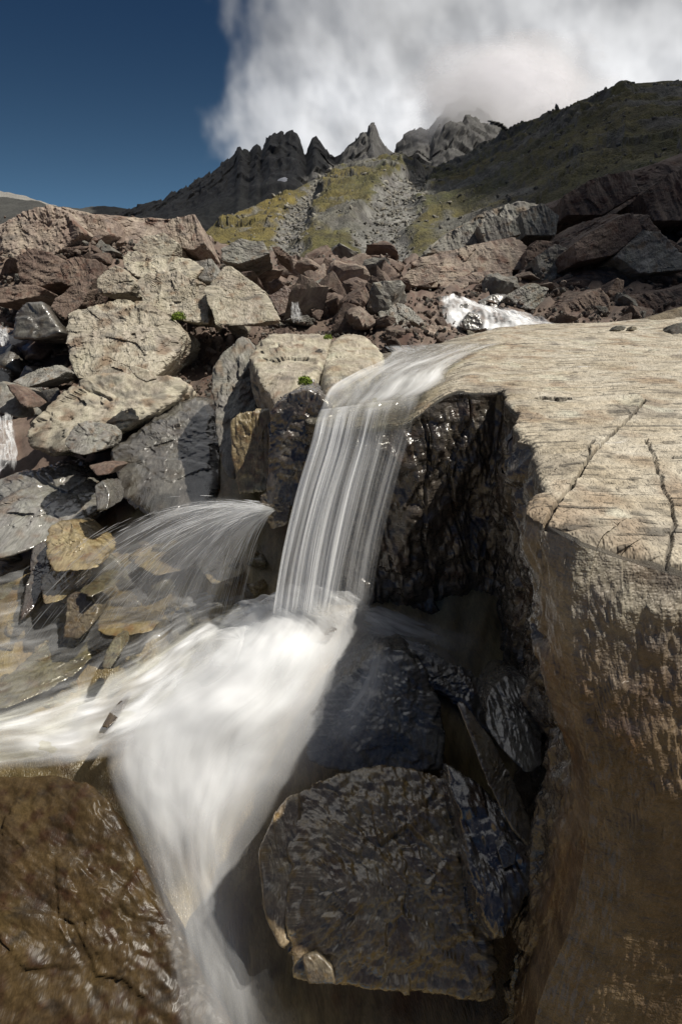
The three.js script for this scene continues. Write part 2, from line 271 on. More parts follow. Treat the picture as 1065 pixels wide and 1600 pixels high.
const groundY = (() => {
  const n = GROUND.length, Q = GROUND.map((p) => warpXZ(p.x, p.z)), U = (a, b) => { const r = (a[0] - b[0]) ** 2 + (a[1] - b[1]) ** 2; return r < 1e-12 ? 0 : r * Math.log(r) * 0.5; };
  const A = Array.from({ length: n + 3 }, (_, i) => { const row = new Float64Array(n + 4); if (i < n) { for (let j = 0; j < n; j++) row[j] = U(Q[i], Q[j]) + (i === j ? 0.003 : 0); row[n] = 1; row[n + 1] = Q[i][0]; row[n + 2] = Q[i][1]; row[n + 3] = GROUND[i].y; } else for (let j = 0; j < n; j++) row[j] = i === n ? 1 : Q[j][i - n - 1]; return row; });
  const m = n + 3;
  for (let i = 0; i < m; i++) { let b = i; for (let r = i + 1; r < m; r++) if (Math.abs(A[r][i]) > Math.abs(A[b][i])) b = r; [A[i], A[b]] = [A[b], A[i]]; for (let r = 0; r < m; r++) if (r !== i) { const f = A[r][i] / A[i][i]; if (f) for (let c = i; c <= m; c++) A[r][c] -= f * A[i][c]; } }
  const w = A.map((r, i) => r[m] / r[i]);
  return (x, z) => { const q = warpXZ(x, z); let s = w[n] + w[n + 1] * q[0] + w[n + 2] * q[1]; for (let i = 0; i < n; i++) s += w[i] * U(q, Q[i]); return s; };
})();
const groundRough = (x, z) => { const d = Math.hypot(x, z); return ((0.03 + 0.012 * d) * fbm(x * 2.2, 3, z * 2.2, 4) + (d > 2.5 ? 0.012 * Math.min(d, 14) * facet(x * 2.6, 0.3, z * 2.6) : 0)) * (d < 40 ? 1 : 0.6); };
{
  const RINGS = 210, SECT = 300;
  const g = gridGeo(SECT, RINGS, (u, v) => {
    const k = (u - 0.5) * 2, th = Math.sign(k) * (Math.abs(k) < 0.8 ? Math.abs(k) / 0.8 * 0.75 : 0.75 + (Math.abs(k) - 0.8) / 0.2 * (Math.PI - 0.75)), r = 0.25 * Math.pow(3600 / 0.25, Math.pow(v, 1.35));
    const x = Math.sin(th) * r, z = -Math.cos(th) * r; return V(x, groundY(x, z) + groundRough(x, z) - 0.02, z);
  }, (o, x, y, z) => {
    const near = 1 - ss(Math.hypot(x, z), 2.6, 3.4);
    stone(o, near > 0.5 ? PAL.ochre : PAL.rust, x, y, z, 2.2, 3); o.rough = near > 0.3 ? 0.3 : 0.85;
  });
  put(new THREE.Mesh(g, M.near), 'ground', 'stony stream bed and valley floor between the boulders', null, null, 'structure');
}

// ---------------------------------------------------------------- hills and mountains, each a surface from its foot to its crest and down the far side
function terrain(name, label, foot, crest, { nu = 300, nv = 160, push, color, mat = M.far, back = 0.6, kind = 'structure' }) {
  const a = curve(foot, false), b = curve(crest, false), vc = 0.88;
  const base = (u, v) => {
    const p = a(u), q = b(u);
    if (v <= vc) return p.lerp(q, v / vc);
    const t = (v - vc) / (1 - vc), e = q.clone(); e.y = lerp(q.y, p.y, t); e.z -= (q.y - p.y) * back * t * 2 + t; return e;
  };
  const g = gridGeo(nu, nv, (u, v) => { const p = base(u, v), d = push(p, u, Math.min(1, v / vc)); return p.add(d); }, color);
  return put(new THREE.Mesh(g, mat), name, label, null, null, kind);
}
function resample(list, n) {                                     // list of [px, py, Z], evenly spaced in px
  const out = [];
  for (let i = 0; i <= n; i++) { const x = lerp(list[0][0], list[list.length - 1][0], i / n); let k = 0; while (k < list.length - 2 && list[k + 1][0] < x) k++; const t = (x - list[k][0]) / (list[k + 1][0] - list[k][0]); out.push(at(x, lerp(list[k][1], list[k + 1][1], t), lerp(list[k][2], list[k + 1][2], t))); }
  return out;
}
const CREST = [[240, 420, 40], [300, 376, 50], [330, 356, 62], [370, 335, 80], [420, 315, 100], [470, 292, 120], [520, 266, 138], [560, 252, 150], [600, 243, 160], [625, 243, 160], [680, 262, 165], [720, 247, 150], [770, 222, 135], [830, 191, 120], [880, 171, 108], [905, 159, 102], [950, 140, 92], [968, 131, 90], [976, 126, 90], [990, 131, 88], [1020, 128, 84], [1065, 124, 78], [1180, 106, 70], [1450, 80, 60]];
const FOOT = [[240, 430, 22], [430, 424, 22], [620, 420, 21], [700, 420, 20], [800, 420, 16], [900, 420, 13], [1000, 420, 11], [1180, 430, 9.5], [1450, 440, 9]];
const hillFoot = resample(FOOT, 400), hillCrest = resample(CREST, 400);
const pxOf = (x, y, z) => { const dx = x, dy = y - EYE.y, fw = -dy * SP - z * CP; return 532.5 + dx / fw / KP; };
const gully = (x, y, z, v) => {                                  // 1 on the two scree runs
  const p = pxOf(x, y, z), a = Math.abs(p - lerp(432, 505, Math.pow(v, 0.8))) / lerp(34, 14, v), b = Math.abs(p - lerp(590, 688, Math.pow(v, 0.9)) ) / lerp(46, 7, v);
  const n = fbm(x * 0.12, y * 0.16, z * 0.07, 4, 0.6); return clamp(Math.max((1 - ss(a + 0.9 * n, 0.3, 1.5)) * 0.85, 1 - ss(b + 0.8 * n, 0.3, 1.4)) * (1 - ss(v, 0.80, 0.97)), 0, 1);
};
const hillPush = (p, u, v) => {
  const d = -p.z, s = clamp(d / 60, 0.2, 2.2), e = ss(v, 0, 0.08) * (1 - 0.86 * ss(v, 0.76, 1));
  const f = 0.10, st = fbm(p.x * f, p.y * f * 1.6, p.z * f * 0.8, 6, 0.58), cl = 0.5 + facet(p.x * f * 1.8 + p.y * f, p.y * f * 1.1, p.z * f * 0.9) + 0.6 * facet(p.x * f * 5 + p.y * f * 2, p.y * f * 3, p.z * f * 2.5) + 0.35 * facet(p.x * f * 13, p.y * f * 6, p.z * f * 6);
  const gl = gully(p.x, p.y, p.z, v), rk = ss(fbm(p.x * 0.03, p.y * 0.05, p.z * 0.02 + 3, 3), -0.15, 0.3);
  const h = s * (1.1 * st + rk * lerp(0.4, 0.75, ss(u, 0.4, 0.6)) * cl) * (1 - 0.7 * gl) * e - gl * 0.9 * s;
  return V(-0.25 * h, h, 0.35 * h);
};
const hillColor = (o, x, y, z, nx, ny, nz, u, v) => {
  v = Math.min(1, v / 0.88); const d = -z, s = clamp(d / 60, 0.25, 2.2), gl = gully(x, y, z, v);
  const g = fbm(x * 0.09, y * 0.12, z * 0.06, 5, 0.6), fine = fbm(x * 1.1, y * 1.1, z * 1.1, 3, 0.6);
  const crag = ss(fbm(x * 0.11 + y * 0.05, y * 0.05, z * 0.03 + 20, 5, 0.62) + 0.25 * ss(v, 0.3, 0.9) * ss(pxOf(x, y, z), 430, 560), 0.12, 0.32), grass = (1 - 0.85 * crag) * ss(ny + 0.35 * g + 0.15 * fine, 0.50, 0.80) * (1 - ss(gl + 0.35 * fine, 0.25, 0.6)), dryLit = clamp(lerp(0.62, 0.16, ss(pxOf(x, y, z), 430, 640)) + 0.7 * fbm(x * 0.05, y * 0.05, z * 0.03 + 5, 4, 0.6), 0, 1);  // sunlit left and shaded right of the slope put into the grass colour
  const G = [lerp(0.065, 0.19, dryLit), lerp(0.066, 0.145, dryLit), lerp(0.022, 0.035, dryLit)], R = lerp(0.075, 0.20, clamp(0.45 + 0.7 * fine + 0.5 * g, 0, 1)) * lerp(1, 1.5, gl) * (1 + 0.5 * facet(x * 2.2 + 9, y * 0.9, z * 1.1));
  const spk = facet(x * 1.6, y * 1.6, z * 1.2), k = 1 + 0.4 * fine + 0.5 * spk; o.c[0] = lerp(R * 1.02, G[0] * k, grass); o.c[1] = lerp(R, G[1] * k, grass); o.c[2] = lerp(R * 0.95, G[2] * k, grass); o.rough = 0.95;
};
terrain('hillside', 'grassy hillside with scree gullies rising to the right', hillFoot, hillCrest, { nu: 600, nv: 210, push: hillPush, color: hillColor });

// the jagged ridge behind
const RIDGE = [[120, 350, 520], [180, 335, 500], [250, 312, 480], [290, 291, 470], [330, 266, 460], [352, 252, 450], [366, 240, 450], [371, 228, 450], [376, 224, 450], [382, 233, 450], [389, 240, 450], [396, 230, 450], [402, 226, 450], [408, 232, 450], [415, 217, 445], [421, 208, 440], [432, 210, 440], [440, 206, 440], [447, 211, 440], [455, 208, 440], [463, 211, 440], [470, 224, 440], [477, 237, 440], [483, 227, 430], [488, 214, 430], [493, 212, 430], [500, 222, 430], [508, 232, 430], [516, 243, 430], [524, 248, 430], [530, 246, 425], [536, 236, 420], [545, 225, 420], [556, 219, 420], [562, 209, 420], [567, 205, 420], [573, 207, 420], [578, 196, 420], [583, 192, 420], [588, 203, 420], [594, 214, 420], [603, 226, 420], [614, 239, 420], [621, 226, 410], [630, 214, 410], [643, 204, 410], [652, 198, 410], [662, 199, 410], [670, 201, 410], [678, 188, 400], [690, 174, 400], [700, 165, 400], [712, 158, 400], [728, 151, 400], [745, 150, 400], [770, 156, 400], [800, 165, 400], [830, 172, 400], [900, 180, 400], [1000, 190, 400], [1150, 200, 400]];
{
  const foot = RIDGE.map(([x]) => [x, 372, 250]);
  const push = (p, u, v) => { const e = 1 - 0.8 * ss(v, 0.82, 1), hi = ss(v, 0.3, 0.65), f1 = facet(p.x * 0.055 + p.y * 0.02, p.y * 0.012, p.z * 0.02), f2 = facet(p.x * 0.15 + p.y * 0.04, p.y * 0.035, p.z * 0.05), f3 = facet(p.x * 0.4, p.y * 0.14, p.z * 0.15), q = fbm(p.x * 0.02, p.y * 0.02, p.z * 0.02, 5, 0.55); const cj = ss(v, 0.8, 1) * facet(p.x * 0.22, 0.5, p.z * 0.05) * 2.6; return V(1.2 * f2 * hi, e * (lerp(4.5, 2, hi) * q + 1.5 * hi * f2) + cj, e * hi * (3.2 * f1 + 2.6 * f2 + 1.5 * f3) + e * 2.5 * q); };
  terrain('mountain', 'jagged dark grey rock ridge with pointed teeth on the skyline', resample(foot, 900), resample(RIDGE, 900), {
    nu: 760, nv: 120, push, back: 0.5, color: (o, x, y, z, nx, ny, nz, u, v) => {
      const f = fbm(x * 0.12, y * 0.05, z * 0.06, 4, 0.6), g = fbm(x * 0.015, y * 0.02, z * 0.012, 3), t = clamp(0.4 + 0.5 * f + 0.3 * g, 0, 1); const w = ss(v / 0.88, 0.25, 0.5);
      const c = lerp(0.06, 0.135, t); o.c[0] = c * 1.02; o.c[1] = c; o.c[2] = c * lerp(0.93, 1.0, w); o.rough = 0.95;
    },
  });
}
const hillCol = (a, b) => (o, x, y, z) => { const t = clamp(0.5 + 0.7 * fbm(x * 0.02, y * 0.05, z * 0.02, 4), 0, 1); for (let i = 0; i < 3; i++) o.c[i] = lerp(a[i], b[i], t); o.rough = 0.95; };
const lowPush = (amp, f) => (p) => V(0, amp * fbm(p.x * f, p.y * f, p.z * f, 5, 0.6), 0);
terrain('far_mountain', 'pale bare mountain shoulder at the far left skyline', resample([[-500, 380, 900], [160, 380, 900]], 100), resample([[-500, 260, 1300], [-60, 292, 1300], [0, 298, 1300], [40, 305, 1300], [75, 318, 1300], [110, 330, 1300], [160, 350, 1300]], 100), { nu: 200, nv: 40, push: lowPush(5, 0.01), color: hillCol([0.2, 0.19, 0.18], [0.34, 0.33, 0.31]) });
terrain('far_hill', 'dark low hills beyond the left rocks', resample([[-500, 380, 420], [260, 380, 420]], 100), resample([[-500, 300, 620], [-40, 306, 620], [20, 309, 620], [60, 314, 620], [80, 322, 620], [115, 325, 620], [140, 323, 620], [165, 320, 620], [190, 324, 620], [215, 331, 620], [260, 345, 620]], 100), { nu: 260, nv: 50, push: lowPush(2, 0.03), color: hillCol([0.035, 0.036, 0.034], [0.075, 0.075, 0.07]) });
{
  const p = at(443, 283, 330); const g = gridGeo(30, 20, (u, v) => { const a = u * Math.PI * 2, r = v * (1 + 0.25 * N(Math.cos(a) * 1.5, Math.sin(a) * 1.5, 4)); return V(p.x + Math.cos(a) * r * 2.3 + Math.sin(a) * r * 0.6, p.y + Math.sin(a) * r * 1.5 + 0.6 * (1 - r), p.z + 4.2 - Math.sin(a) * r * 2.4 ); }, (o) => { o.c[0] = o.c[1] = 0.72; o.c[2] = 0.74; o.rough = 0.9; });
  put(new THREE.Mesh(g, M.moss), 'snow_patch', 'small white snow patch lying on the dark ridge flank', 'snow');
}

// ---------------------------------------------------------------- the great slab at the right: polished top, undercut wall behind the fall, front face beside the pool
const CRACKS = [
  [[1003, 640], [985, 664], [960, 690], [938, 712], [918, 735], [900, 762], [880, 788], [862, 812], [848, 838], [838, 868]],
  [[985, 664], [975, 655], [958, 648]], [[918, 735], [914, 722], [922, 708]],
  [[1004, 705], [1018, 735], [1030, 762], [1050, 790], [1055, 815], [1046, 850], [1045, 890]],
].map((c) => c.map(([x, y]) => atY(x, y, 1.225)));
const segDist = (x, z, c) => { let m = 1e9; for (let i = 0; i + 1 < c.length; i++) { const a = c[i], b = c[i + 1], dx = b.x - a.x, dz = b.z - a.z, t = clamp(((x - a.x) * dx + (z - a.z) * dz) / (dx * dx + dz * dz), 0, 1); m = Math.min(m, Math.hypot(x - a.x - dx * t, z - a.z - dz * t)); } return m; };
const QUARTZ = atY(910, 575, 1.25);
const POT = atY(862, 632, 1.235);
function slabTop(x, z) {
  let y = 1.255 - 0.02 * ss(z, -1.5, -0.75) - 0.085 * ss(x, 0.42, 0.95) * ss(z, -1.35, -0.8) - 0.05 * ss(-z, 3.4, 4.6) + 0.02 * fbm(x * 0.9, 2, z * 0.9, 3) + 0.05 * ss(x, 1.2, 3);
  const chan = (1 - ss(x, 0.18 + 0.10 * clamp(-z - 2, 0, 2), 0.42 + 0.36 * clamp(-z - 2, 0, 3))) * ss(-z, 1.5, 2.1);
  return y - 0.12 * chan;
}
{
  const EDGE = [[-0.13, -2.12], [-0.07, -2.02], [0.1, -2.0], [0.26, -2.02], [0.42, -2.07], [0.56, -2.10], [0.585, -2.06], [0.55, -1.86], [0.545, -1.72], [0.50, -1.60], [0.49, -1.45], [0.455, -1.28], [0.43, -1.15], [0.385, -1.02], [0.375, -0.965], [0.42, -0.93], [0.56, -0.90], [0.75, -0.86], [1.05, -0.82], [1.5, -0.78], [2.3, -0.7]];
  const INNER = [[-0.1, -3.3], [0.2, -3.6], [0.5, -3.9], [0.9, -4.2], [1.3, -4.4], [1.8, -4.6], [2.1, -4.6], [2.4, -4.6], [2.6, -4.6], [2.8, -4.5], [3.0, -4.4], [3.2, -4.2], [3.3, -4.0], [3.4, -3.7], [3.4, -3.4], [3.4, -3.1], [3.4, -2.7], [3.4, -2.3], [3.4, -1.8], [3.4, -1.3], [3.4, -0.8]];
  // foot of the wall: how far it lies from the edge (x, z) and how deep
  const FOOTW = [[0, 0.02], [0, 0.02], [0, 0.03], [0, 0.05], [0.01, 0.10], [0.02, 0.12], [0.06, 0.12], [0.10, 0.10], [0.12, 0.08], [0.14, 0.06], [0.15, 0.06], [0.15, 0.05], [0.15, 0.06], [0.15, 0.10], [0.14, 0.17], [0.10, 0.24], [0.04, 0.26], [0, 0.26], [0, 0.26], [0, 0.26], [0, 0.26]];
  const pick = (L, s) => { const x = clamp(s, 0, 1) * (L.length - 1), i = Math.min(L.length - 2, Math.floor(x)), t = x - i, q = L[i], r = L[i + 1]; return [lerp(q[0], r[0], t), lerp(q[1], r[1], t)]; };
  const NU = 680, NT = 380, NW = 140, NV = NT + NW;
  const LEN = [1, 1, 1.2, 1.5, 2, 1.2, 1.5, 1.5, 1.5, 1.5, 2, 2, 2.6, 2.6, 2.6, 3.2, 4, 4, 1.6, 1], cum = [0]; for (const l of LEN) cum.push(cum[cum.length - 1] + l);
  const share = (u) => { const x = u * cum[LEN.length]; let i = 0; while (i < LEN.length - 1 && cum[i + 1] < x) i++; return (i + (x - cum[i]) / LEN[i]) / LEN.length; };
  const f = (u, v, i, j) => {
    u = share(u);
    const e = pick(EDGE, u), b = pick(INNER, u), w = pick(FOOTW, u);
    const jag = (u < 0.69 ? 0.032 : 0.014) * facet(e[0] * 7 + 3, 0.5, e[1] * 7) + 0.008 * facet(e[0] * 24, 0.5, e[1] * 24);
    const jx = jag, jz = jag * 0.8 * (u < 0.3 ? 0.4 : 1);
    if (j <= NT) {
      const t = Math.pow(1 - j / NT, 2.4), fade = Math.exp(-t * Math.hypot(b[0] - e[0], b[1] - e[1]) / 0.07), x = lerp(e[0], b[0], t) + jx * fade, z = lerp(e[1], b[1], t) + jz * fade;
      let y = slabTop(x, z);
      const near = t * Math.hypot(b[0] - e[0], b[1] - e[1]);
      y -= 0.010 * Math.exp(-near / 0.010) + 0.026 * ss(u, 0.72, 0.80) * Math.exp(-near / 0.045);
      const ln = z + 0.16 * x * (1 - ss(-z, 0.8, 3)) + 0.02 * fbm(x * 1.3, 1, z * 3, 3);                // bedding lines run across, fanning a little towards the viewer
      const str = N(x * 1.1, 7, ln * 34) * 0.55 + N(x * 2.4, 3, ln * 90) * 0.35 + N(x * 0.7, 9, ln * 12) * 0.6;
      y += (0.0022 + 0.0016 * ss(z, -2, -1)) * str + 0.0012 * fbm(x * 30, 1, z * 30, 3);
      const st = fbm(x * 0.8, 12, ln * 9, 3); y += 0.004 * ss(st, 0.05, 0.09);
      for (let c = 0; c < CRACKS.length; c++) { const dd = segDist(x + 0.003 * N(x * 18, 2, z * 18), z + 0.003 * N(x * 18, 8, z * 18), CRACKS[c]), wd = c === 0 ? 0.0034 : c === 3 ? 0.0026 : 0.002; y -= (c === 0 ? 0.016 : 0.009) * (1 - ss(dd, wd * 0.4, wd * 1.5)); if (c === 0) y += 0.003 * (1 - ss(dd, 0, 0.05)); }
      const pr = Math.hypot((x - POT.x) / 0.062, (z - POT.z) / 0.034) + 0.3 * N(x * 25, 1, z * 25); y -= 0.042 * (1 - ss(pr, 0.72, 1.02));
      return V(x, y, z);
    }
    const t = (j - NT) / NW, keep = lerp(lerp(1, 0.35, ss(t, 0, 0.25)), Math.exp(-t / 0.05), ss(u, 0.6, 0.7));
    e[0] += jx * keep; e[1] += jz * keep;
    const top = slabTop(e[0], e[1]) - 0.010 - 0.026 * ss(u, 0.72, 0.80), depth = 1.75, bulge = Math.sin(Math.min(1, t * 1.6) * Math.PI) * 0.02;
    const y = top - depth * Math.pow(t, 1.08);
    // outward direction of the wall in plan
    const q0 = pick(EDGE, u - 0.01), q1 = pick(EDGE, u + 0.01), tx = q1[0] - q0[0], tz = q1[1] - q0[1], l = Math.hypot(tx, tz) || 1, ox = -tz / l, oz = tx / l;
    let x = e[0] + w[0] * ss(t, 0.03, 0.40) - 0.05 * ss(t, 0.5, 0.72) * ss(u, 0.6, 0.68), z = e[1] + w[1] * Math.pow(t, 0.8);
    const frontal = ss(u, 0.66, 0.74), A = ss(t, 0, 0.06);
    const cr = Math.abs(N(x * 4.5 + 3, y * 1.3, z * 4.5)), blocky = fbm(x * 3.1 + 20, y * 2.2, z * 3.1, 4), tiers = facet(x * 8, y * 5, z * 8) * 1.4 + 0.5 * facet(x * 22, y * 13, z * 22);
    let h = A * (lerp(0.05, 0.013, frontal) * blocky + lerp(0.018, 0.006, frontal) * tiers - lerp(0.03, 0, frontal) * (1 - ss(cr, 0, 0.05))) + bulge * A;
    const led = fbm(x * 1.5 + 2, y * 6.5, z * 1.5, 4); h += A * lerp(0.0, 0.005, frontal) * ss(led, -0.1, 0.3);
    h += A * lerp(0.007, 0.0045, frontal) * ridge(x * 26, y * 15, z * 26, 3);
    const off = lerp(1, lerp(1, 0.45, ss(t, 0.2, 0.42)), frontal);
    return V(x - ox * h * off * -1, y, z - oz * h * off * -1);
  };
  const g = gridGeo(NU, NV, f, (o, x, y, z, nx, ny, nz, u, v) => {
    const j = Math.round(v * NV); u = share(u);
    if (j <= NT) {
      const ln = z + 0.16 * x * (1 - ss(-z, 0.8, 3)); stone(o, PAL.slab, x, y, z, 1.6, 2);
      const st = N(x * 1.2, 7, ln * 40) * 0.5 + N(x * 3, 5, ln * 110) * 0.3, k = 1 + 0.05 * st; o.c[0] *= k; o.c[1] *= k; o.c[2] *= k;
      const vein = Math.abs(N(x * 1.7 + 5, 2, z * 1.1)), q = (1 - ss(vein, 0, 0.012)) * ss(N(x * 3, 9, z * 3), 0.1, 0.5); for (let i = 0; i < 3; i++) o.c[i] = lerp(o.c[i], 0.62, q * 0.8);
      const qs = Math.hypot((x - QUARTZ.x) / 0.035, (z - QUARTZ.z) / 0.016) + 0.35 * N(x * 40, 4, z * 40); for (let i = 0; i < 3; i++) o.c[i] = lerp(o.c[i], 0.74, 1 - ss(qs, 0.6, 0.9));
      let dk = 0; for (const c of CRACKS) dk = Math.max(dk, 1 - ss(segDist(x, z, c), 0.0012, 0.0042)); const pr = Math.hypot((x - POT.x) / 0.062, (z - POT.z) / 0.034) + 0.3 * N(x * 25, 1, z * 25);
      dk = Math.max(dk * 0.8, 0.8 * (1 - ss(pr + 0.25 * N(x * 60, 3, z * 60), 0.7, 1.0))); for (let i = 0; i < 3; i++) o.c[i] = lerp(o.c[i], PAL.dark.a[i], dk);  // pothole shade put into the colour on top of the carved hollow
      const wet = (1 - ss(x + 0.04 * fbm(x * 8, 1, z * 8, 3), 0.22 + 0.12 * clamp(-z - 2, 0, 2), 0.30 + 0.34 * clamp(-z - 2, 0, 3))) * ss(-z, 1.9, 2.05);
      for (let i = 0; i < 3; i++) o.c[i] *= 1 - 0.62 * wet; o.rough = lerp(0.72, 0.2, wet);
      o.uv[0] = x; o.uv[1] = ln;
    } else {
      const fr = ss(u, 0.655, 0.70), dryLit = fr * ss(y + 0.05 * fbm(x * 5, y * 5, z * 5, 3), 0.92, 1.14);
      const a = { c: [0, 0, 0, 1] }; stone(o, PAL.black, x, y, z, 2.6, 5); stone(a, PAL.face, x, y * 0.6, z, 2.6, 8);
      for (let i = 0; i < 3; i++) o.c[i] = lerp(o.c[i], a.c[i], fr); stone(a, PAL.slab, x, y, z, 2.2, 4); for (let i = 0; i < 3; i++) o.c[i] = lerp(o.c[i], a.c[i] * 0.85, dryLit * 0.7);
      o.rough = lerp(lerp(0.22, 0.42, fr), 0.6, dryLit); o.uv[0] = (x + z * 0.8); o.uv[1] = y;
    }
  });
  // two looks of one stone: dry polished top, wet broken sides
  const cells = NU * NT * 6; g.addGroup(0, cells, 0); g.addGroup(cells, NU * NW * 6, 1);
  M.slab = rockMat(TEX.slabBump, 0.011, 1.7, {}, TEX.slabColor); M.wall = rockMat(TEX.wetBump, 0.016, 1.9, { ior: 1.7, clearcoat: 0.5, clearcoatRoughness: 0.12 });
  put(new THREE.Mesh(g, [M.slab, M.wall]), 'rock_slab', 'huge cream bedrock slab with striped flat top and crack, beside the waterfall', 'rock slab');
}

// ---------------------------------------------------------------- single stones
const P = PAL;
// left skyline and upper left bank
rock('rock_outcrop', 'leaning layered outcrop with dark left flank at the left end of the rocky skyline', 'rock', [[-60, 380], [0, 350], [30, 331], [75, 318], [105, 328], [128, 362], [105, 384], [60, 412], [25, 420], [-60, 440]], 6.6, 0.5, 2.2, { n: 90, pal: P.pink, layer: 0.05, dip: [1, 0.45, -0.1], rough: 0.06, mat: M.mid, round: 0.02, drop: 0.1 });
rock('rock_outcrop', 'pinkish smooth skyline block beside the leaning layered outcrop', 'rock', [[66, 322], [90, 318], [130, 328], [165, 336], [168, 365], [150, 378], [118, 382], [104, 372]], 7.2, 0.6, 2, { n: 70, pal: P.pink, layer: 0.03, dip: [0.8, 0.5, 0.2], mat: M.mid, drop: 0.1 });
rock('rock_outcrop', 'long low pinkish rock shelf along the middle of the left skyline', 'rock', [[130, 329], [200, 338], [250, 339], [290, 346], [300, 372], [240, 392], [170, 384]], 7.6, 1.4, 2.5, { n: 80, pal: P.pink, layer: 0.04, rough: 0.06, mat: M.mid, drop: 0.05 });
rock('boulder', 'upright pink boulder at the right end of the left skyline shelf', 'boulder', [[256, 350], [268, 338], [303, 333], [312, 355], [320, 380], [300, 392], [268, 382]], 6.6, 0.4, 1.0, { n: 60, pal: P.pink, layer: 0.05, dip: [1, 0.3, 0], mat: M.mid, round: 0.02 });
rock('boulder', 'white-streaked boulder below the upright pink boulder', 'boulder', [[205, 388], [222, 368], [255, 362], [280, 380], [270, 398], [225, 402]], 6.3, 0.5, 0.8, { n: 44, pal: P.pale, mat: M.mid, round: 0.02 });
rock('boulder', 'flat grey boulder perched against the grassy hillside', 'boulder', [[344, 388], [360, 377], [376, 371], [412, 377], [422, 396], [402, 404], [372, 412], [345, 408]], 6.0, 0.5, 0.8, { n: 56, pal: P.grey, layer: 0.04, mat: M.mid, round: 0.02 });
rock('stone_plate', 'tilted brown plate just right of the flat grey boulder', 'stone', [[423, 385], [436, 384], [456, 400], [452, 407], [430, 396]], 6.0, 0.3, 0.6, { n: 26, pal: P.rust, mat: M.mid, round: 0.02 });
rock('boulder', 'rust-red block under the leaning skyline outcrop', 'boulder', [[24, 400], [50, 384], [95, 400], [98, 440], [60, 448], [28, 442]], 5.4, 0.4, 0.9, { n: 44, pal: P.rust, layer: 0.06, mat: M.mid, round: 0.02 });
rock('boulder', 'dark red-brown block beside the pale boulder shoulder', 'boulder', [[92, 415], [115, 398], [150, 404], [148, 440], [120, 452], [96, 442]], 5.1, 0.4, 0.8, { n: 44, pal: P.rust, layer: 0.05, dip: [0.7, 0.6, 0], mat: M.mid, round: 0.02 });
rock('stone_plate', 'long rusty plate lying at the left edge of the picture', 'stone', [[-40, 452], [0, 452], [50, 442], [72, 452], [60, 462], [0, 474], [-40, 470]], 4.7, 0.5, 0.8, { n: 40, pal: P.rust, layer: 0.06, mat: M.mid, round: 0.02 });
rock('boulder', 'dark wet boulder under the long rusty plate', 'boulder', [[18, 492], [32, 470], [62, 468], [72, 500], [98, 520], [60, 532], [14, 530]], 4.4, 0.3, 0.7, { n: 50, pal: P.dark, gloss: 0.35, mat: M.wet });
rock('boulder', 'rounded pale knob on the shoulder of the big boulder', 'boulder', [[145, 440], [160, 420], [178, 411], [196, 420], [210, 440], [200, 458], [150, 460]], 4.5, 0.4, 0.6, { n: 48, pal: P.pale, mat: M.mid, rough: 0.06 });
rock('boulder', 'brown pointed stone left of the pale knob', 'boulder', [[76, 480], [85, 466], [108, 470], [126, 452], [140, 425], [148, 432], [128, 476], [100, 500]], 4.6, 0.4, 0.5, { n: 40, pal: P.rust, mat: M.mid, round: 0.02 });
rock('boulder', 'long pale ridge-backed boulder above the two cream slabs', 'boulder', [[188, 398], [196, 390], [240, 398], [300, 404], [318, 418], [300, 440], [240, 440], [205, 430], [190, 415]], 4.9, 0.7, 0.8, { n: 70, pal: P.pale, layer: 0.05, dip: [0.6, 0.7, 0.3], mat: M.mid, rough: 0.05, round: 0.02 });
rock('boulder', 'grey-white block above the cream leaning slab', 'boulder', [[296, 408], [330, 402], [340, 420], [344, 440], [318, 440], [302, 430]], 5.0, 0.4, 0.6, { n: 34, pal: P.grey, mat: M.mid, round: 0.02 });
rock('stone_slab', 'left of two cream leaning slabs, split by upright cracks', 'slab', [[212, 436], [230, 424], [280, 424], [322, 444], [330, 480], [326, 506], [290, 502], [250, 488], [222, 476]], 4.1, 0.5, 0.55, { n: 84, pal: P.pale, layer: 0.045, dip: [0.9, 0.4, 0.2], rough: 0.06, round: 0.02, mat: M.mid });
rock('stone_slab', 'right of two cream leaning slabs, pointed top, broad clean face', 'slab', [[318, 452], [330, 446], [350, 444], [350, 416], [360, 416], [390, 434], [418, 458], [428, 482], [440, 501], [385, 508], [336, 508]], 3.95, 0.55, 0.4, { n: 90, pal: P.pale, layer: 0.02, rough: 0.035, round: 0.015, mat: M.mid });
rock('boulder', 'very large cream boulder with blunt left edge in the middle of the left bank', 'boulder', [[100, 482], [124, 474], [160, 462], [222, 470], [262, 488], [288, 515], [285, 540], [250, 585], [215, 612], [130, 622], [100, 585], [90, 545]], 3.25, 0.55, 0.9, { n: 130, pal: P.pale, layer: 0.03, dip: [0.5, 0.8, 0.2], rough: 0.05, mat: M.mid });
rock('boulder', 'pale humped lower boulder with wet dark left foot, under the very large cream boulder', 'boulder', [[92, 610], [128, 582], [200, 602], [270, 582], [300, 590], [290, 615], [250, 645], [200, 668], [150, 690], [70, 716], [22, 700], [36, 660], [70, 630]], 2.75, 0.45, 0.7, { n: 110, pal: P.pale, rough: 0.07, mat: M.near, wetBelow: 0.80, drop: 0.4 });
rock('stone_plate', 'greyish long plate lying left of the very large cream boulder', 'stone', [[18, 596], [60, 576], [88, 570], [104, 580], [90, 590], [40, 606]], 3.2, 0.6, 0.3, { n: 44, pal: P.grey, layer: 0.06, mat: M.mid, round: 0.02 });
rock('boulder', 'grey boulder at the left edge below the greyish plate', 'boulder', [[-30, 610], [0, 592], [16, 606], [34, 640], [30, 656], [0, 640], [-30, 640]], 3.0, 0.4, 0.4, { n: 36, pal: P.grey, mat: M.near });
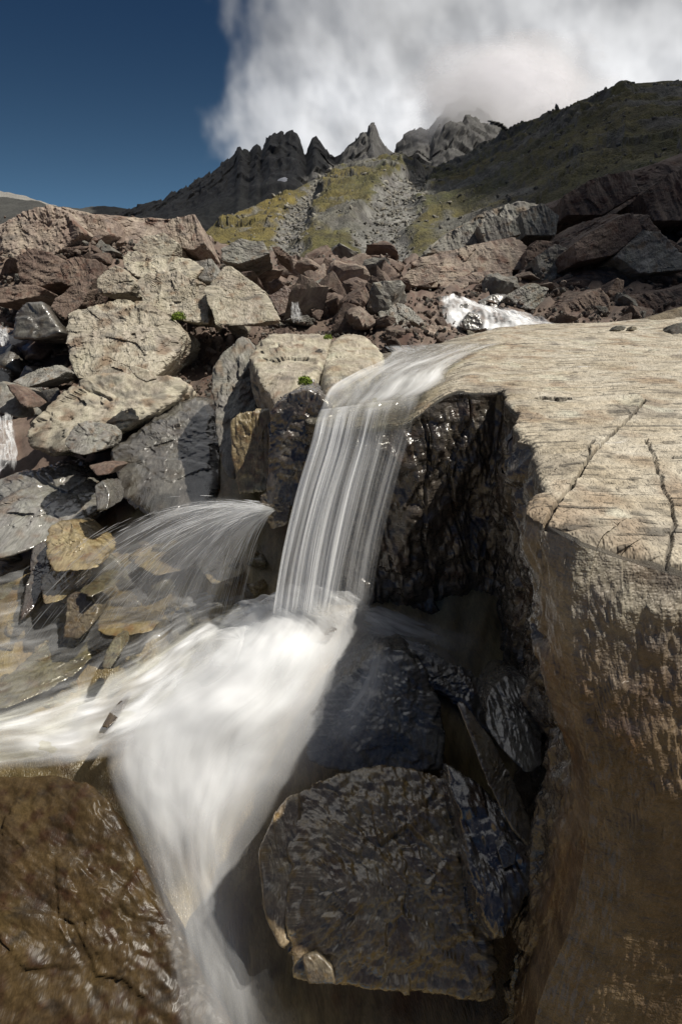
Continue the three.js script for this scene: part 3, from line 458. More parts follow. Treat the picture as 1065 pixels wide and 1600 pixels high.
rock('stone_plate', 'reddish wedge stone beside the left-edge trickle', 'stone', [[8, 600], [20, 600], [46, 628], [44, 640], [30, 632]], 2.95, 0.3, 0.2, { n: 26, pal: P.rust, mat: M.near, round: 0.02 });
rock('stone_chip', 'pale pointed chip resting on the very large cream boulder', 'stone', [[200, 574], [208, 570], [232, 578], [240, 592], [228, 598], [212, 590]], 2.92, 0.3, 0.12, { n: 24, pal: P.pale, mat: M.near, round: 0.02 });
// between the left bank and the fall
rock('boulder', 'brown-grey dark whaleback rock sloping to the spray, left of the orange pillar', 'boulder', [[162, 706], [180, 690], [230, 652], [272, 625], [300, 615], [330, 624], [345, 660], [350, 760], [336, 815], [240, 830], [186, 792], [175, 740]], 2.35, 0.42, 0.7, { n: 120, pal: P.dark, gloss: 0.42, rough: 0.045, mat: M.wet, wetBelow: 0.62, drop: 0.15 });
rock('boulder', 'light fluted column of rock with shaded flank, left of the moss stone', 'boulder', [[332, 580], [345, 545], [385, 526], [408, 560], [424, 610], [426, 660], [404, 720], [366, 760], [344, 740], [334, 660]], 2.32, 0.32, 0.5, { n: 100, pal: P.grey, layer: 0.06, dip: [1, 0.1, 0.4], rough: 0.05, mat: M.near, round: 0.03, drop: 0.1 });
rock('boulder', 'cream flat-topped stone with a green moss tuft, left of the falls', 'boulder', [[384, 545], [398, 530], [424, 520], [480, 515], [520, 522], [516, 550], [498, 598], [476, 628], [426, 630], [398, 592]], 2.12, 0.8, 0.5, { n: 100, pal: P.pale, rough: 0.05, mat: M.near, drop: 0.35, down: 0.22 });
rock('boulder', 'smooth cream whaleback with fine stripes beside the lip of the falls', 'boulder', [[512, 522], [540, 505], [562, 507], [588, 522], [614, 552], [594, 576], [552, 596], [520, 630], [492, 616], [494, 566]], 2.02, 0.9, 0.5, { n: 100, pal: P.slab, rough: 0.03, layer: 0.012, dip: [0.3, 0.4, 1], mat: M.near, wetBelow: 1.2, drop: 0.45, round: 0.1, down: 0.25 });
rock('rock_pillar', 'squat orange-stained pillar left of the waterfall', 'rock', [[358, 656], [372, 644], [424, 634], [434, 660], [432, 715], [424, 770], [372, 775], [360, 710]], 2.12, 0.10, 0.3, { n: 80, pal: P.ochre, gloss: 0.5, layer: 0.03, dip: [1, 0.1, 0.2], rough: 0.04, mat: M.wet, round: 0.025 });
rock('rock_wall', 'dark dripping rock under the left end of the waterfall lip', 'rock', [[418, 640], [446, 612], [486, 600], [520, 626], [530, 700], [500, 800], [410, 810], [416, 720]], 2.02, 0.05, 0.5, { n: 80, pal: P.black, gloss: 0.25, rough: 0.06, mat: M.wet, drop: 0.05 });
rock('boulder', 'small brown wet stone at the root of the side jet', 'stone', [[404, 776], [424, 762], [446, 764], [456, 790], [448, 824], [424, 830], [408, 806]], 2.0, 0.1, 0.15, { n: 44, pal: P.brown, gloss: 0.3, mat: M.wet, rough: 0.08 });
rock('boulder', 'shiny wet boulder with bright grey-green crown at the left', 'boulder', [[-60, 770], [0, 758], [50, 724], [90, 711], [118, 732], [150, 762], [160, 795], [138, 812], [84, 826], [40, 868], [0, 880], [-60, 890]], 2.15, 0.5, 0.7, { n: 130, pal: P.grey, gloss: 0.2, rough: 0.06, mat: M.wet, drop: 0.3 });
rock('boulder', 'two-toned oval stone above the shiny wet boulder', 'boulder', [[95, 692], [112, 668], [134, 658], [158, 660], [173, 680], [162, 704], [126, 714], [104, 706]], 2.5, 0.4, 0.25, { n: 60, pal: P.grey, mat: M.near, rough: 0.07, gloss: 0.6 });
rock('boulder', 'small dark stone tucked against the right side of the shiny wet boulder', 'stone', [[146, 760], [160, 748], [172, 770], [168, 798], [150, 800]], 2.2, 0.3, 0.2, { n: 36, pal: P.dark, gloss: 0.3, mat: M.wet });
rock('stone_plate', 'rust plate wedged behind the shiny wet boulder', 'stone', [[136, 728], [160, 722], [182, 728], [170, 742], [150, 744]], 2.4, 0.4, 0.2, { n: 26, pal: P.rust, mat: M.near, round: 0.02 });
rock('boulder', 'tan angular stone standing above the left shallows', 'stone', [[74, 826], [86, 816], [108, 815], [132, 838], [162, 872], [152, 890], [120, 892], [82, 896], [70, 862]], 1.98, 0.4, 0.25, { n: 80, pal: P.ochre, gloss: 0.45, mat: M.wet, rough: 0.07, round: 0.03 });
rock('stone_fin', 'black glistening fin of rock left of the tan angular stone', 'stone', [[52, 852], [66, 842], [74, 848], [80, 890], [66, 930], [46, 962], [28, 976], [46, 904]], 1.95, 0.3, 0.12, { n: 60, pal: P.black, gloss: 0.22, mat: M.wet, rough: 0.06 });
rock('boulder', 'glinting ochre stone between the tan stone and the brown prism', 'stone', [[62, 900], [90, 890], [122, 896], [120, 920], [96, 940], [64, 948]], 1.93, 0.4, 0.2, { n: 56, pal: P.ochre, gloss: 0.28, mat: M.wet, rough: 0.07 });
rock('stone_prism', 'brown three-sided prism standing in the shallows', 'stone', [[104, 934], [116, 924], [132, 926], [156, 952], [140, 984], [122, 1000], [98, 998]], 1.85, 0.2, 0.15, { n: 50, pal: P.brown, gloss: 0.35, mat: M.wet, round: 0.02 });
rock('stone_plank', 'plank-shaped olive stone above the brown prism', 'stone', [[122, 924], [140, 908], [164, 895], [186, 904], [178, 916], [140, 934]], 1.92, 0.5, 0.12, { n: 44, pal: P.olive, layer: 0.06, gloss: 0.4, mat: M.wet, round: 0.02 });
rock('boulder', 'long flat olive stone rising from the water at the left edge', 'stone', [[-40, 1100], [0, 1076], [30, 1040], [70, 1004], [110, 1000], [152, 1002], [156, 1018], [110, 1062], [52, 1092], [0, 1112]], 1.60, 0.36, 0.2, { n: 100, pal: P.olive, layer: 0.05, dip: [0.55, 0.5, 0.7], gloss: 0.3, mat: M.wet, rough: 0.05, round: 0.03 });
rock('stone_fin', 'small pointed olive fin in the current beside the long flat olive stone', 'stone', [[158, 1044], [166, 1016], [180, 994], [190, 994], [190, 1016], [172, 1046]], 1.62, 0.3, 0.1, { n: 40, pal: P.olive, gloss: 0.3, mat: M.wet, round: 0.03 });
rock('stone', 'yellowish rounded stone under the shallow water right of the brown prism', 'stone', [[146, 972], [176, 930], [230, 920], [262, 950], [240, 990], [200, 1002], [152, 996]], 1.84, 0.55, 0.25, { n: 70, pal: P.ochre, gloss: 0.35, mat: M.wet, rough: 0.06 });
rock('stone', 'orange stone under the thin spray right of the tan angular stone', 'stone', [[200, 880], [250, 842], [300, 826], [330, 850], [300, 890], [240, 905]], 2.1, 0.6, 0.25, { n: 60, pal: P.ochre, gloss: 0.35, mat: M.wet, rough: 0.06 });
rock('stone', 'pale yellow stone behind the falling thread of the side jet', 'stone', [[296, 872], [310, 838], [350, 826], [385, 850], [380, 900], [330, 920]], 2.0, 0.5, 0.25, { n: 60, pal: P.ochre, gloss: 0.35, mat: M.wet, rough: 0.06 });
rock('stone', 'brown stone breaking the foam at the foot of the falls', 'stone', [[472, 984], [486, 974], [512, 974], [528, 984], [516, 1004], [490, 1006]], 1.72, 0.3, 0.1, { n: 50, pal: P.orange, gloss: 0.3, mat: M.wet, rough: 0.08 });
rock('stone', 'brown sliver stone in the left branch of the white water', 'stone', [[158, 1136], [172, 1112], [190, 1094], [196, 1098], [184, 1124], [166, 1140]], 1.46, 0.25, 0.1, { n: 34, pal: P.orange, gloss: 0.3, mat: M.wet, round: 0.03 });
// front stones
rock('boulder', 'broad orange-brown wet boulder filling the lower left corner', 'boulder', [[-140, 1210, 1.40], [0, 1208, 1.38], [80, 1208, 1.37], [140, 1222, 1.33], [172, 1250, 1.28], [200, 1330, 1.16], [246, 1420, 1.05], [300, 1510, 0.95], [380, 1630, 0.83], [340, 1760, 0.68], [0, 1760, 0.66], [-200, 1600, 0.78]], 1, 0, 0.25, { n: 170, pal: P.orange, gloss: 0.40, cf: 2.6, mat: M.film, rough: 0.026, fac: 0.8, layer: 0.02, dip: [0.5, 0.4, -0.7], drop: 2.2, freq: 1.7, round: 0.012 });
rock('boulder', 'dark wet flat-faced boulder in the middle foreground', 'boulder', [[452, 1250, 1.20], [470, 1232, 1.22], [520, 1210, 1.26], [560, 1196, 1.29], [620, 1198, 1.29], [682, 1206, 1.27], [742, 1250, 1.20], [772, 1330, 1.08], [778, 1420, 0.98], [774, 1490, 0.92], [776, 1566, 0.85], [640, 1552, 0.84], [520, 1536, 0.84], [455, 1536, 0.84], [444, 1460, 0.90], [458, 1360, 1.02]], 1, 0, 0.25, { n: 170, pal: P.umber, cf: 2.6, gloss: 0.24, mat: M.wet, rough: 0.035, fac: 1.2, layer: 0.012, drop: 1.6, freq: 1.8, round: 0.012 });
rock('boulder', 'reddish-brown side lobe leaning on the left of the dark flat-faced boulder', 'boulder', [[400, 1330, 1.06], [430, 1260, 1.16], [450, 1238, 1.19], [470, 1236, 1.2], [476, 1330, 1.08], [456, 1480, 0.88], [440, 1500, 0.86], [410, 1440, 0.92]], 1, 0, 0.2, { n: 90, pal: P.umber, gloss: 0.4, mat: M.wet, drop: 1.2, rough: 0.03 });
rock('boulder', 'small brown block at the lower left corner of the dark flat-faced boulder', 'stone', [[470, 1496, 0.86], [494, 1486, 0.87], [520, 1512, 0.84], [526, 1540, 0.82], [480, 1540, 0.82]], 1, 0, 0.1, { n: 44, pal: P.brown, gloss: 0.4, mat: M.wet, drop: 1 });
rock('boulder', 'dark wet boulder half veiled by white water, behind the dark flat-faced boulder', 'boulder', [[470, 1150], [500, 1090], [560, 1040], [600, 1012], [640, 1012], [668, 1050], [690, 1100], [704, 1160], [696, 1215], [560, 1215], [480, 1200]], 1.33, 0.16, 0.4, { n: 120, pal: P.dark, gloss: 0.24, mat: M.wet, rough: 0.05, layer: 0.03, drop: 0.2, round: 0.03 });
rock('boulder', 'black wet ledge at the foot of the wall under the slab', 'boulder', [[580, 985], [640, 962], [730, 984], [800, 1004], [838, 1060], [850, 1140], [846, 1210], [780, 1170], [700, 1090], [600, 1020]], 1.42, 0.22, 0.4, { n: 100, pal: P.black, gloss: 0.22, mat: M.wet, rough: 0.05, layer: 0.03, drop: 0.15 });
rock('boulder', 'upright glossy dark block against the slab foot', 'boulder', [[758, 1130], [764, 1080], [790, 1052], [826, 1060], [846, 1110], [846, 1200], [824, 1216], [780, 1170]], 1.18, 0.2, 0.2, { n: 70, pal: P.dark, gloss: 0.24, mat: M.wet, rough: 0.04, dip: [1, 0.2, 0], layer: 0.03, round: 0.02 });
rock('stone_plank', 'long narrow dark brown splinter of rock in the cleft', 'stone', [[712, 1096, 1.30], [722, 1092, 1.30], [770, 1160, 1.2], [812, 1240, 1.1], [840, 1312, 1.02], [828, 1334, 1.0], [800, 1300, 1.03], [756, 1210, 1.12]], 1, 0, 0.05, { n: 70, pal: P.brown, gloss: 0.3, mat: M.wet, dip: [0.8, -0.3, 0.5], layer: 0.04, round: 0.02, drop: 0.6 });
rock('stone', 'small grey wet stone at the low end of the splinter', 'stone', [[776, 1330], [790, 1314], [808, 1326], [806, 1352], [786, 1362]], 0.96, 0.1, 0.08, { n: 36, pal: P.dark, gloss: 0.25, mat: M.wet });
rock('boulder', 'black wet stone filling the cleft beside the slab face', 'boulder', [[690, 1180, 1.25], [760, 1240, 1.15], [846, 1290, 1.05], [830, 1420, 0.9], [780, 1480, 0.82], [740, 1420, 0.9], [720, 1300, 1.05]], 1, 0, 0.2, { n: 70, pal: P.black, gloss: 0.22, mat: M.wet, drop: 2.2, rough: 0.08 });
// right bank upstream
rock('boulder', 'long reddish-grey block ledge across the stream, right of centre', 'rock', [[640, 410], [655, 402], [700, 392], [716, 386], [808, 366], [832, 388], [822, 420], [746, 428], [660, 424]], 8.8, 0.9, 2.2, { n: 80, pal: P.pink, layer: 0.03, dip: [1, 0.2, 0], mat: M.mid, round: 0.015, rough: 0.04 });
rock('boulder', 'fluted block standing on the long reddish-grey ledge', 'rock', [[664, 396], [700, 362], [750, 340], [762, 366], [740, 386], [690, 396]], 10.2, 0.8, 1.5, { n: 60, pal: P.grey, layer: 0.06, dip: [1, 0.3, 0], mat: M.mid, round: 0.015 });
rock('rock_outcrop', 'great hump of grey bedrock above the long ledge', 'rock', [[650, 402], [690, 366], [772, 320], [810, 312], [850, 316], [866, 345], [850, 380], [760, 390]], 12.5, 1.2, 4, { n: 90, pal: P.grey, layer: 0.05, dip: [1, 0.4, 0.1], mat: M.mid, rough: 0.045, round: 0.02 });
rock('boulder', 'reddish boulder just above the small cascade', 'boulder', [[688, 452], [712, 434], [740, 423], [800, 417], [810, 440], [782, 458], [740, 468], [700, 466]], 7.4, 0.8, 1.2, { n: 70, pal: P.pink, layer: 0.03, mat: M.mid, round: 0.03 });
rock('boulder', 'pale rounded boulder left of the reddish boulder upstream', 'boulder', [[640, 436], [664, 418], [700, 411], [726, 414], [740, 424], [710, 446], [680, 450], [646, 448]], 7.9, 0.8, 1.0, { n: 56, pal: P.pink, mat: M.mid });
rock('boulder', 'striped grey boulder right of the small cascade', 'boulder', [[790, 462], [806, 450], [830, 439], [858, 450], [850, 470], [836, 484], [812, 482]], 5.8, 0.4, 0.6, { n: 64, pal: P.grey, layer: 0.06, dip: [-0.4, 0.9, 0.2], mat: M.mid, round: 0.03 });
rock('boulder', 'dark wet rock beside the head of the small cascade', 'boulder', [[744, 470], [770, 458], [790, 456], [806, 476], [830, 490], [800, 500], [760, 486]], 6.0, 0.5, 0.6, { n: 50, pal: P.dark, gloss: 0.3, mat: M.wet });
rock('stone_slab', 'big tilted grey-brown slab left of the small cascade', 'slab', [[590, 488], [604, 476], [622, 471], [640, 480], [676, 512], [664, 524], [626, 522], [600, 512]], 4.6, 0.5, 0.3, { n: 60, pal: P.grey, layer: 0.03, dip: [0.7, 0.6, 0.2], mat: M.mid, round: 0.015, gloss: 0.6 });
rock('boulder', 'dark boulder splitting the small cascade', 'boulder', [[720, 502], [732, 486], [748, 490], [756, 508], [744, 518], [726, 516]], 4.45, 0.3, 0.3, { n: 44, pal: P.dark, gloss: 0.25, mat: M.wet });
rock('stone', 'small dark stone parting the head of the small cascade', 'stone', [[714, 482], [720, 474], [734, 474], [730, 484], [718, 488]], 5.3, 0.3, 0.2, { n: 30, pal: P.dark, gloss: 0.25, mat: M.wet });
rock('stone_plate', 'flat brown plate in front of the small cascade', 'stone', [[664, 512], [672, 506], [712, 512], [716, 518], [690, 524], [668, 522]], 4.4, 0.6, 0.3, { n: 34, pal: P.pink, mat: M.mid, round: 0.015 });
rock('stone_plate', 'long dark rock tongue between the small cascade and the cream slab', 'stone', [[756, 536], [770, 522], [800, 512], [830, 514], [858, 518], [830, 530], [780, 544]], 4.0, 0.9, 0.5, { n: 50, pal: P.rust, layer: 0.05, mat: M.mid, round: 0.02, gloss: 0.55 });
rock('rock_outcrop', 'rough brown knob with shaded face behind the cream slab', 'rock', [[852, 512], [862, 492], [890, 470], [918, 456], [944, 446], [960, 466], [968, 520], [900, 528]], 5.4, 0.5, 1.2, { n: 80, pal: P.rust, layer: 0.06, rough: 0.045, mat: M.mid, dip: [0.9, 0.5, 0], drop: 0.1 });
rock('rock_outcrop', 'broken brown ledge at the right edge behind the cream slab', 'rock', [[956, 520], [964, 474], [990, 460], [1040, 450], [1120, 440], [1120, 500], [1060, 516]], 5.6, 0.6, 1.4, { n: 80, pal: P.rust, layer: 0.06, rough: 0.045, mat: M.mid, dip: [0.9, 0.5, 0], drop: 0.1 });
rock('rock_outcrop', 'overhanging dark slab-roofed outcrop at the right', 'rock', [[896, 400], [930, 362], [984, 330], [1006, 332], [1020, 350], [1062, 392], [1090, 410], [1080, 440], [900, 450]], 8.2, 0.5, 2.5, { n: 100, pal: P.rust, layer: 0.07, dip: [-0.4, 0.9, 0.1], rough: 0.045, mat: M.mid, round: 0.02, drop: 0 });
rock('rock_outcrop', 'dark cliff block beneath the slab-roofed outcrop', 'rock', [[880, 440], [930, 420], [1100, 420], [1120, 480], [880, 490]], 7.2, 0.4, 2, { n: 70, pal: P.rust, layer: 0.05, rough: 0.045, mat: M.mid, drop: 0 });
rock('boulder', 'dark block right of the long reddish-grey ledge', 'rock', [[820, 392], [838, 372], [876, 376], [890, 400], [884, 440], [840, 448], [818, 430]], 8.6, 0.5, 1.6, { n: 60, pal: P.rust, layer: 0.05, rough: 0.045, mat: M.mid, round: 0.02 });
rock('rock_outcrop', 'shadowed rock shoulder high at the right, above the slab-roofed outcrop', 'rock', [[880, 380], [890, 330], [930, 290], [1000, 262], [1120, 220], [1160, 400], [960, 400]], 13, 1.5, 5, { n: 110, pal: P.rust, layer: 0.06, rough: 0.045, mat: M.mid, drop: 0 });
rock('boulder', 'sunlit pale block on the shadowed shoulder', 'boulder', [[938, 292], [950, 282], [970, 280], [974, 292], [950, 298]], 13, 0.5, 1, { n: 26, pal: P.pale, mat: M.mid });
rock('boulder', 'pointed brown rock leaning before the dark cliff block', 'boulder', [[948, 458], [964, 432], [978, 436], [974, 456], [956, 464]], 5.9, 0.3, 0.5, { n: 30, pal: P.rust, mat: M.mid });
rock('boulder', 'smooth brown rock rising behind the far right of the cream slab', 'boulder', [[1002, 504], [1030, 488], [1090, 470], [1140, 480], [1100, 506]], 4.4, 0.8, 0.8, { n: 50, pal: P.brown, mat: M.mid, round: 0.1 });
rock('stone', 'dark stone lying at the right edge on the cream slab', 'stone', [[1046, 516], [1056, 504], [1080, 500], [1090, 524], [1050, 526]], 3.5, 0.3, 0.15, { n: 30, pal: P.dark, mat: M.near });
rock('stone', 'grey stone lying on the far edge of the cream slab', 'stone', [[958, 515], [963, 508], [974, 507], [979, 511], [975, 516], [962, 517]], 3.7, 0.1, 0.1, { n: 24, pal: P.grey, mat: M.near });
rock('stone', 'small tan stone beside the grey stone on the slab edge', 'stone', [[984, 515], [987, 509], [994, 510], [997, 514], [990, 517]], 3.7, 0.1, 0.08, { n: 20, pal: P.pale, mat: M.near });
rock('boulder', 'square grey block in the bedrock steps above the long ledge', 'rock', [[745, 352], [772, 336], [806, 344], [814, 366], [758, 380]], 10.0, 0.5, 1.4, { n: 60, pal: P.grey, layer: 0.05, dip: [1, 0.3, 0], rough: 0.03, round: 0.01, mat: M.mid });
rock('boulder', 'upper grey block at the right end of the bedrock steps', 'rock', [[812, 332], [846, 316], [874, 336], [868, 368], [820, 368]], 10.6, 0.5, 1.6, { n: 60, pal: P.grey, layer: 0.05, dip: [1, 0.3, 0], rough: 0.03, round: 0.01, mat: M.mid });
rock('boulder', 'left half of the dark roof slab on the right bank', 'rock', [[896, 380], [950, 346], [990, 330], [1006, 362], [960, 398], [900, 410]], 7.4, 0.5, 1.6, { n: 70, pal: P.rust, layer: 0.06, dip: [-0.4, 0.9, 0.1], rough: 0.035, round: 0.01, mat: M.mid });
rock('boulder', 'right half of the dark roof slab on the right bank', 'rock', [[962, 400], [1004, 358], [1030, 362], [1066, 394], [1080, 420], [1000, 428]], 7.2, 0.5, 1.6, { n: 70, pal: P.grey, layer: 0.06, dip: [-0.4, 0.9, 0.1], rough: 0.035, round: 0.01, mat: M.mid });
rock('boulder', 'dark step block high on the right bank below the hill', 'rock', [[880, 304], [930, 276], [990, 262], [1002, 300], [940, 336], [884, 336]], 11.5, 0.6, 2, { n: 70, pal: P.rust, layer: 0.05, dip: [1, 0.4, 0], rough: 0.035, round: 0.01, mat: M.mid });
rock('boulder', 'dark step block at the right edge below the hill', 'rock', [[1000, 302], [1058, 262], [1130, 262], [1130, 345], [1020, 345]], 11, 0.6, 2, { n: 70, pal: P.rust, layer: 0.05, dip: [1, 0.4, 0], rough: 0.035, round: 0.01, mat: M.mid });
rock('boulder', 'pale blocky stone at the left foot of the pale rounded boulder', 'boulder', [[622, 440], [640, 420], [668, 412], [690, 418], [682, 440], [650, 448]], 7.6, 0.5, 0.8, { n: 44, pal: P.pink, rough: 0.03, round: 0.01, mat: M.mid });
rock('boulder', 'shaded block under the square grey blocks of the right bank', 'rock', [[836, 400], [866, 380], [898, 392], [896, 440], [850, 450]], 8.0, 0.4, 1.4, { n: 56, pal: P.grey, layer: 0.04, rough: 0.035, round: 0.01, mat: M.mid });
rock('stone_slab', 'dark leaning slab in the rubble right of the cream slabs', 'slab', [[420, 462], [446, 446], [480, 470], [486, 498], [440, 500]], 4.9, 0.4, 0.3, { n: 44, pal: P.rust, rough: 0.025, round: 0.01, mat: M.mid, gloss: 0.6 });
rock('stone_slab', 'long flat brown slab across the middle of the channel rubble', 'slab', [[520, 472], [560, 454], [604, 452], [618, 462], [580, 480], [530, 484]], 5.4, 0.7, 0.4, { n: 44, pal: P.rust, rough: 0.025, round: 0.01, mat: M.mid, gloss: 0.6 });
rock('stone_slab', 'dark red upright slab at the top of the channel rubble', 'slab', [[496, 420], [508, 402], [530, 412], [534, 438], [506, 442]], 8.6, 0.4, 0.4, { n: 36, pal: P.rust, rough: 0.025, round: 0.01, mat: M.mid });

// ---------------------------------------------------------------- rubble: angular plates and blocks, each a stone of its own
function hit(px, py) { const d = ray(px, py); let t = 0.3, last = 0.3; for (let i = 0; i < 400; i++) { const x = d.x * t, z = d.z * t; if (EYE.y + d.y * t < groundY(x, z)) { let a = last, b = t; for (let k = 0; k < 14; k++) { const m = (a + b) / 2; if (EYE.y + d.y * m < groundY(d.x * m, d.z * m)) b = m; else a = m; } return EYE.clone().addScaledVector(d, b); } last = t; t *= 1.03; } return null; }
const rr = rng(99);
const shapes = (pal, count, gloss, n = 9, seed0 = 0, fat = 0, tone = pal === P.rust ? 'rust-brown' : pal === P.pink ? 'pinkish' : pal === P.pale ? 'cream' : pal === P.dark ? 'dark grey' : pal === P.ochre ? 'ochre' : pal === P.olive ? 'olive' : pal === P.brown ? 'brown' : 'grey') => Array.from({ length: count }, (_, q) => {
  const r = rng(500 + seed0 * 40 + q), pts = [], sy = lerp(0.22 + fat, 0.62 + fat, r()), sz = lerp(0.5, 0.95, r());
  for (let i = 0; i < 11; i++) { let x = r() * 2 - 1, y = r() * 2 - 1, z = r() * 2 - 1; const m = 0.45 + 0.55 / Math.max(Math.abs(x), Math.abs(y), Math.abs(z)); pts.push(V(x * m * 0.5, y * m * sy * 0.5, z * m * sz * 0.5)); }
  return rockGeo(pts, { n, pal, seed: 900 + seed0 * 50 + q, round: 0.015 + fat * 0.2, rough: 0.05, layer: 0.05, dip: [0.1, 1, 0.1], gloss, uvTurn: r() * 3, all: true });
}).map((g) => Object.assign(g, { tone }));
const S = {
  rust: [...shapes(P.rust, 9, 0.8, 7, 1), ...shapes(P.pink, 4, 0.85, 7, 2), ...shapes(P.grey, 3, 0.85, 7, 3)], dark: [...shapes(P.dark, 5, 0.35, 7, 4), ...shapes(P.rust, 5, 0.5, 7, 5)],
  pale: [...shapes(P.pink, 4, 0.85, 7, 6), ...shapes(P.pale, 3, 0.85, 7, 7), ...shapes(P.rust, 3, 0.8, 7, 8)], ochre: [...shapes(P.ochre, 5, 0.28, 9, 9, 0.25), ...shapes(P.olive, 5, 0.28, 9, 10, 0.25), ...shapes(P.brown, 4, 0.28, 9, 7, 0.25)],
};
function scatter(name, label, where, group, set, count, [x0, y0, x1, y1], size, mat, inside = null, tilt = 0.7, sink = 0.15) {
  let made = 0, tries = 0;
  while (made < count && tries++ < count * 12) {
    const px = lerp(x0, x1, rr()), py = lerp(y0, y1, rr());
    if (inside && !inside(px, py)) continue;
    const p = hit(px, py); if (!p) continue;
    const D = p.distanceTo(EYE), s = lerp(size[0], size[1], Math.pow(rr(), 2.2)) * KP * D * (py < 425 ? 0.55 : 1), m = new THREE.Mesh(set[Math.floor(rr() * set.length)], mat);
    m.position.set(p.x, p.y + s * sink, p.z); m.rotation.set((rr() - 0.5) * 2 * tilt, rr() * 6.28, (rr() - 0.5) * 2 * tilt); m.scale.set(s, s * lerp(0.8, 1.5, rr()), s);
    const big = s / (KP * D) > lerp(size[0], size[1], 0.45) ? 'large ' : s / (KP * D) < lerp(size[0], size[1], 0.12) ? 'small ' : '', third = Math.min(2, Math.floor((px - x0) / (x1 - x0) * 3)); put(m, name, big + m.geometry.tone + ' ' + label + ', ' + where[third], 'stone', group); made++;
  }
}
M.rub = rockMat(TEX.grainBump, 0.02, 1.2, { flatShading: true }); M.rubWet = rockMat(TEX.wetBump, 0.008, 1.5, { clearcoat: 1, clearcoatRoughness: 0.08 });
scatter('rubble_stone', 'angular stone in the channel rubble', ['nearest the cream slabs', 'in the middle of the heap', 'nearest the small cascade'], 'rubble beside the upstream channel', S.rust, 92, [385, 398, 620, 520], [22, 100], M.rub, (x, y) => y > 395 + (x - 385) * 0.05 && y < 505 + (x > 520 ? 12 : 0));
scatter('bank_stone', 'angular stone among the left skyline outcrops', ['at the left edge', 'below the pinkish shelf', 'near the grassy hillside'], 'stones on the upper left bank', S.rust, 64, [0, 350, 345, 470], [18, 74], M.rub, (x, y) => y < 372 + (345 - x) * 0.28);
scatter('wet_stone', 'wet slaty stone heaped by the left trickle', ['at the very edge', 'in mid heap', 'against the cream boulder'], 'wet stones at the left edge', S.dark, 42, [0, 480, 112, 640], [18, 70], M.rubWet, (x, y) => x < 105);
scatter('ledge_stone', 'stone on the bank above the small cascade', ['left of the cascade', 'behind the cascade', 'right of the cascade'], 'stones above the small cascade', S.rust, 52, [590, 400, 900, 478], [14, 60], M.rub);
scatter('gravel_stone', 'stone on the bar before the small cascade', ['at its left end', 'in its middle', 'towards the cream slab'], 'stones on the bar before the cascade', S.pale, 34, [600, 508, 790, 545], [10, 34], M.rub, (x, y) => y < 546 - Math.max(0, x - 740) * 0.4);
scatter('wedged_stone', 'stone wedged between the cream boulders', ['at the big boulder', 'in mid gap', 'at the moss stone'], 'stones wedged between cream boulders', S.pale, 26, [240, 512, 385, 606], [16, 46], M.rub, (x, y) => y < 612 - (x - 240) * 0.1);
scatter('shaded_stone', 'stone on the shaded right bank', ['nearest the stream', 'in the middle', 'at the right edge'], 'stones on the shaded right bank', S.rust, 40, [860, 330, 1065, 520], [14, 50], M.rub);
scatter('stream_stone', 'stone lying in the clear left shallows', ['at the left edge', 'in mid shallows', 'under the side jet'], 'stones in the left shallows', S.ochre, 84, [0, 850, 420, 1110], [24, 74], M.rubWet, (x, y) => y < 1150 - x * 0.35, 0.3, -0.12);
scatter('crevice_stone', 'stone in the crevice behind the shiny boulder', ['at its left end', 'in its middle', 'at its right end'], 'stones in the crevice', S.pale, 9, [110, 715, 200, 765], [14, 34], M.rub);
{ // scree and loose blocks far up the hillside: nobody could count them
  const g = shapes(P.grey, 1, 0.95, 2, 20)[0], n = 5200, m = new THREE.InstancedMesh(g, M.far, n), q = new THREE.Quaternion(), e = new THREE.Euler(), c = new THREE.Color(), a = curve(hillFoot, false), b = curve(hillCrest, false); let k = 0, guard = 0;
  while (k < n && guard++ < 90000) {
    const u = rr(), v = Math.pow(rr(), 1.7) * 0.97, p = a(u).lerp(b(u), v), gl = gully(p.x, p.y, p.z, v); if (rr() > 0.10 + gl * 0.9) continue;
    p.add(hillPush(p, u, v)); const s = (-p.z) * lerp(0.003, 0.016, Math.pow(rr(), 4)); e.set(rr() * 6, rr() * 6, rr() * 6);
    m.setMatrixAt(k, new THREE.Matrix4().compose(p, q.setFromEuler(e), V(s, s * 1.3, s))); const t = lerp(0.6, 1.5, rr()); m.setColorAt(k, c.setRGB(t, t * 0.98, t * 0.95)); k++;
  }
  m.count = k; put(m, 'scree', 'loose grey scree and blocks over the hillside', null, null, 'stuff');
}

{ // small broken stone filling the gaps of the rubble
  const set = [shapes(P.rust, 1, 0.85, 3, 30)[0], shapes(P.pink, 1, 0.85, 3, 31)[0], shapes(P.grey, 1, 0.85, 3, 32)[0]];
  set.forEach((g, s) => {
    const n = 1700, m = new THREE.InstancedMesh(g, M.rub, n), q = new THREE.Quaternion(), e = new THREE.Euler(), c = new THREE.Color(); let k = 0, guard = 0;
    while (k < n && guard++ < 12000) { const px = rr() * 1065, py = lerp(345, 620, Math.pow(rr(), 1.3)); if (px > 620 && py > 545) continue; const p = hit(px, py); if (!p) continue; const D = p.distanceTo(EYE), z = lerp(4, 15, rr() * rr()) * KP * D; e.set(rr() * 1.4, rr() * 6.3, rr() * 1.4); const t = lerp(0.55, 1.35, rr());
      p.y += groundRough(p.x, p.z) + z * 0.1; m.setMatrixAt(k, new THREE.Matrix4().compose(p, q.setFromEuler(e), V(z, z * 1.2, z))); m.setColorAt(k, c.setRGB(t, t, t)); k++; }
    m.count = k; put(m, 'broken_stone', ['small rust-brown broken stone filling gaps in the rubble', 'small pinkish broken stone filling gaps in the rubble', 'small grey broken stone filling gaps in the rubble'][s], null, null, 'stuff');
  });
}

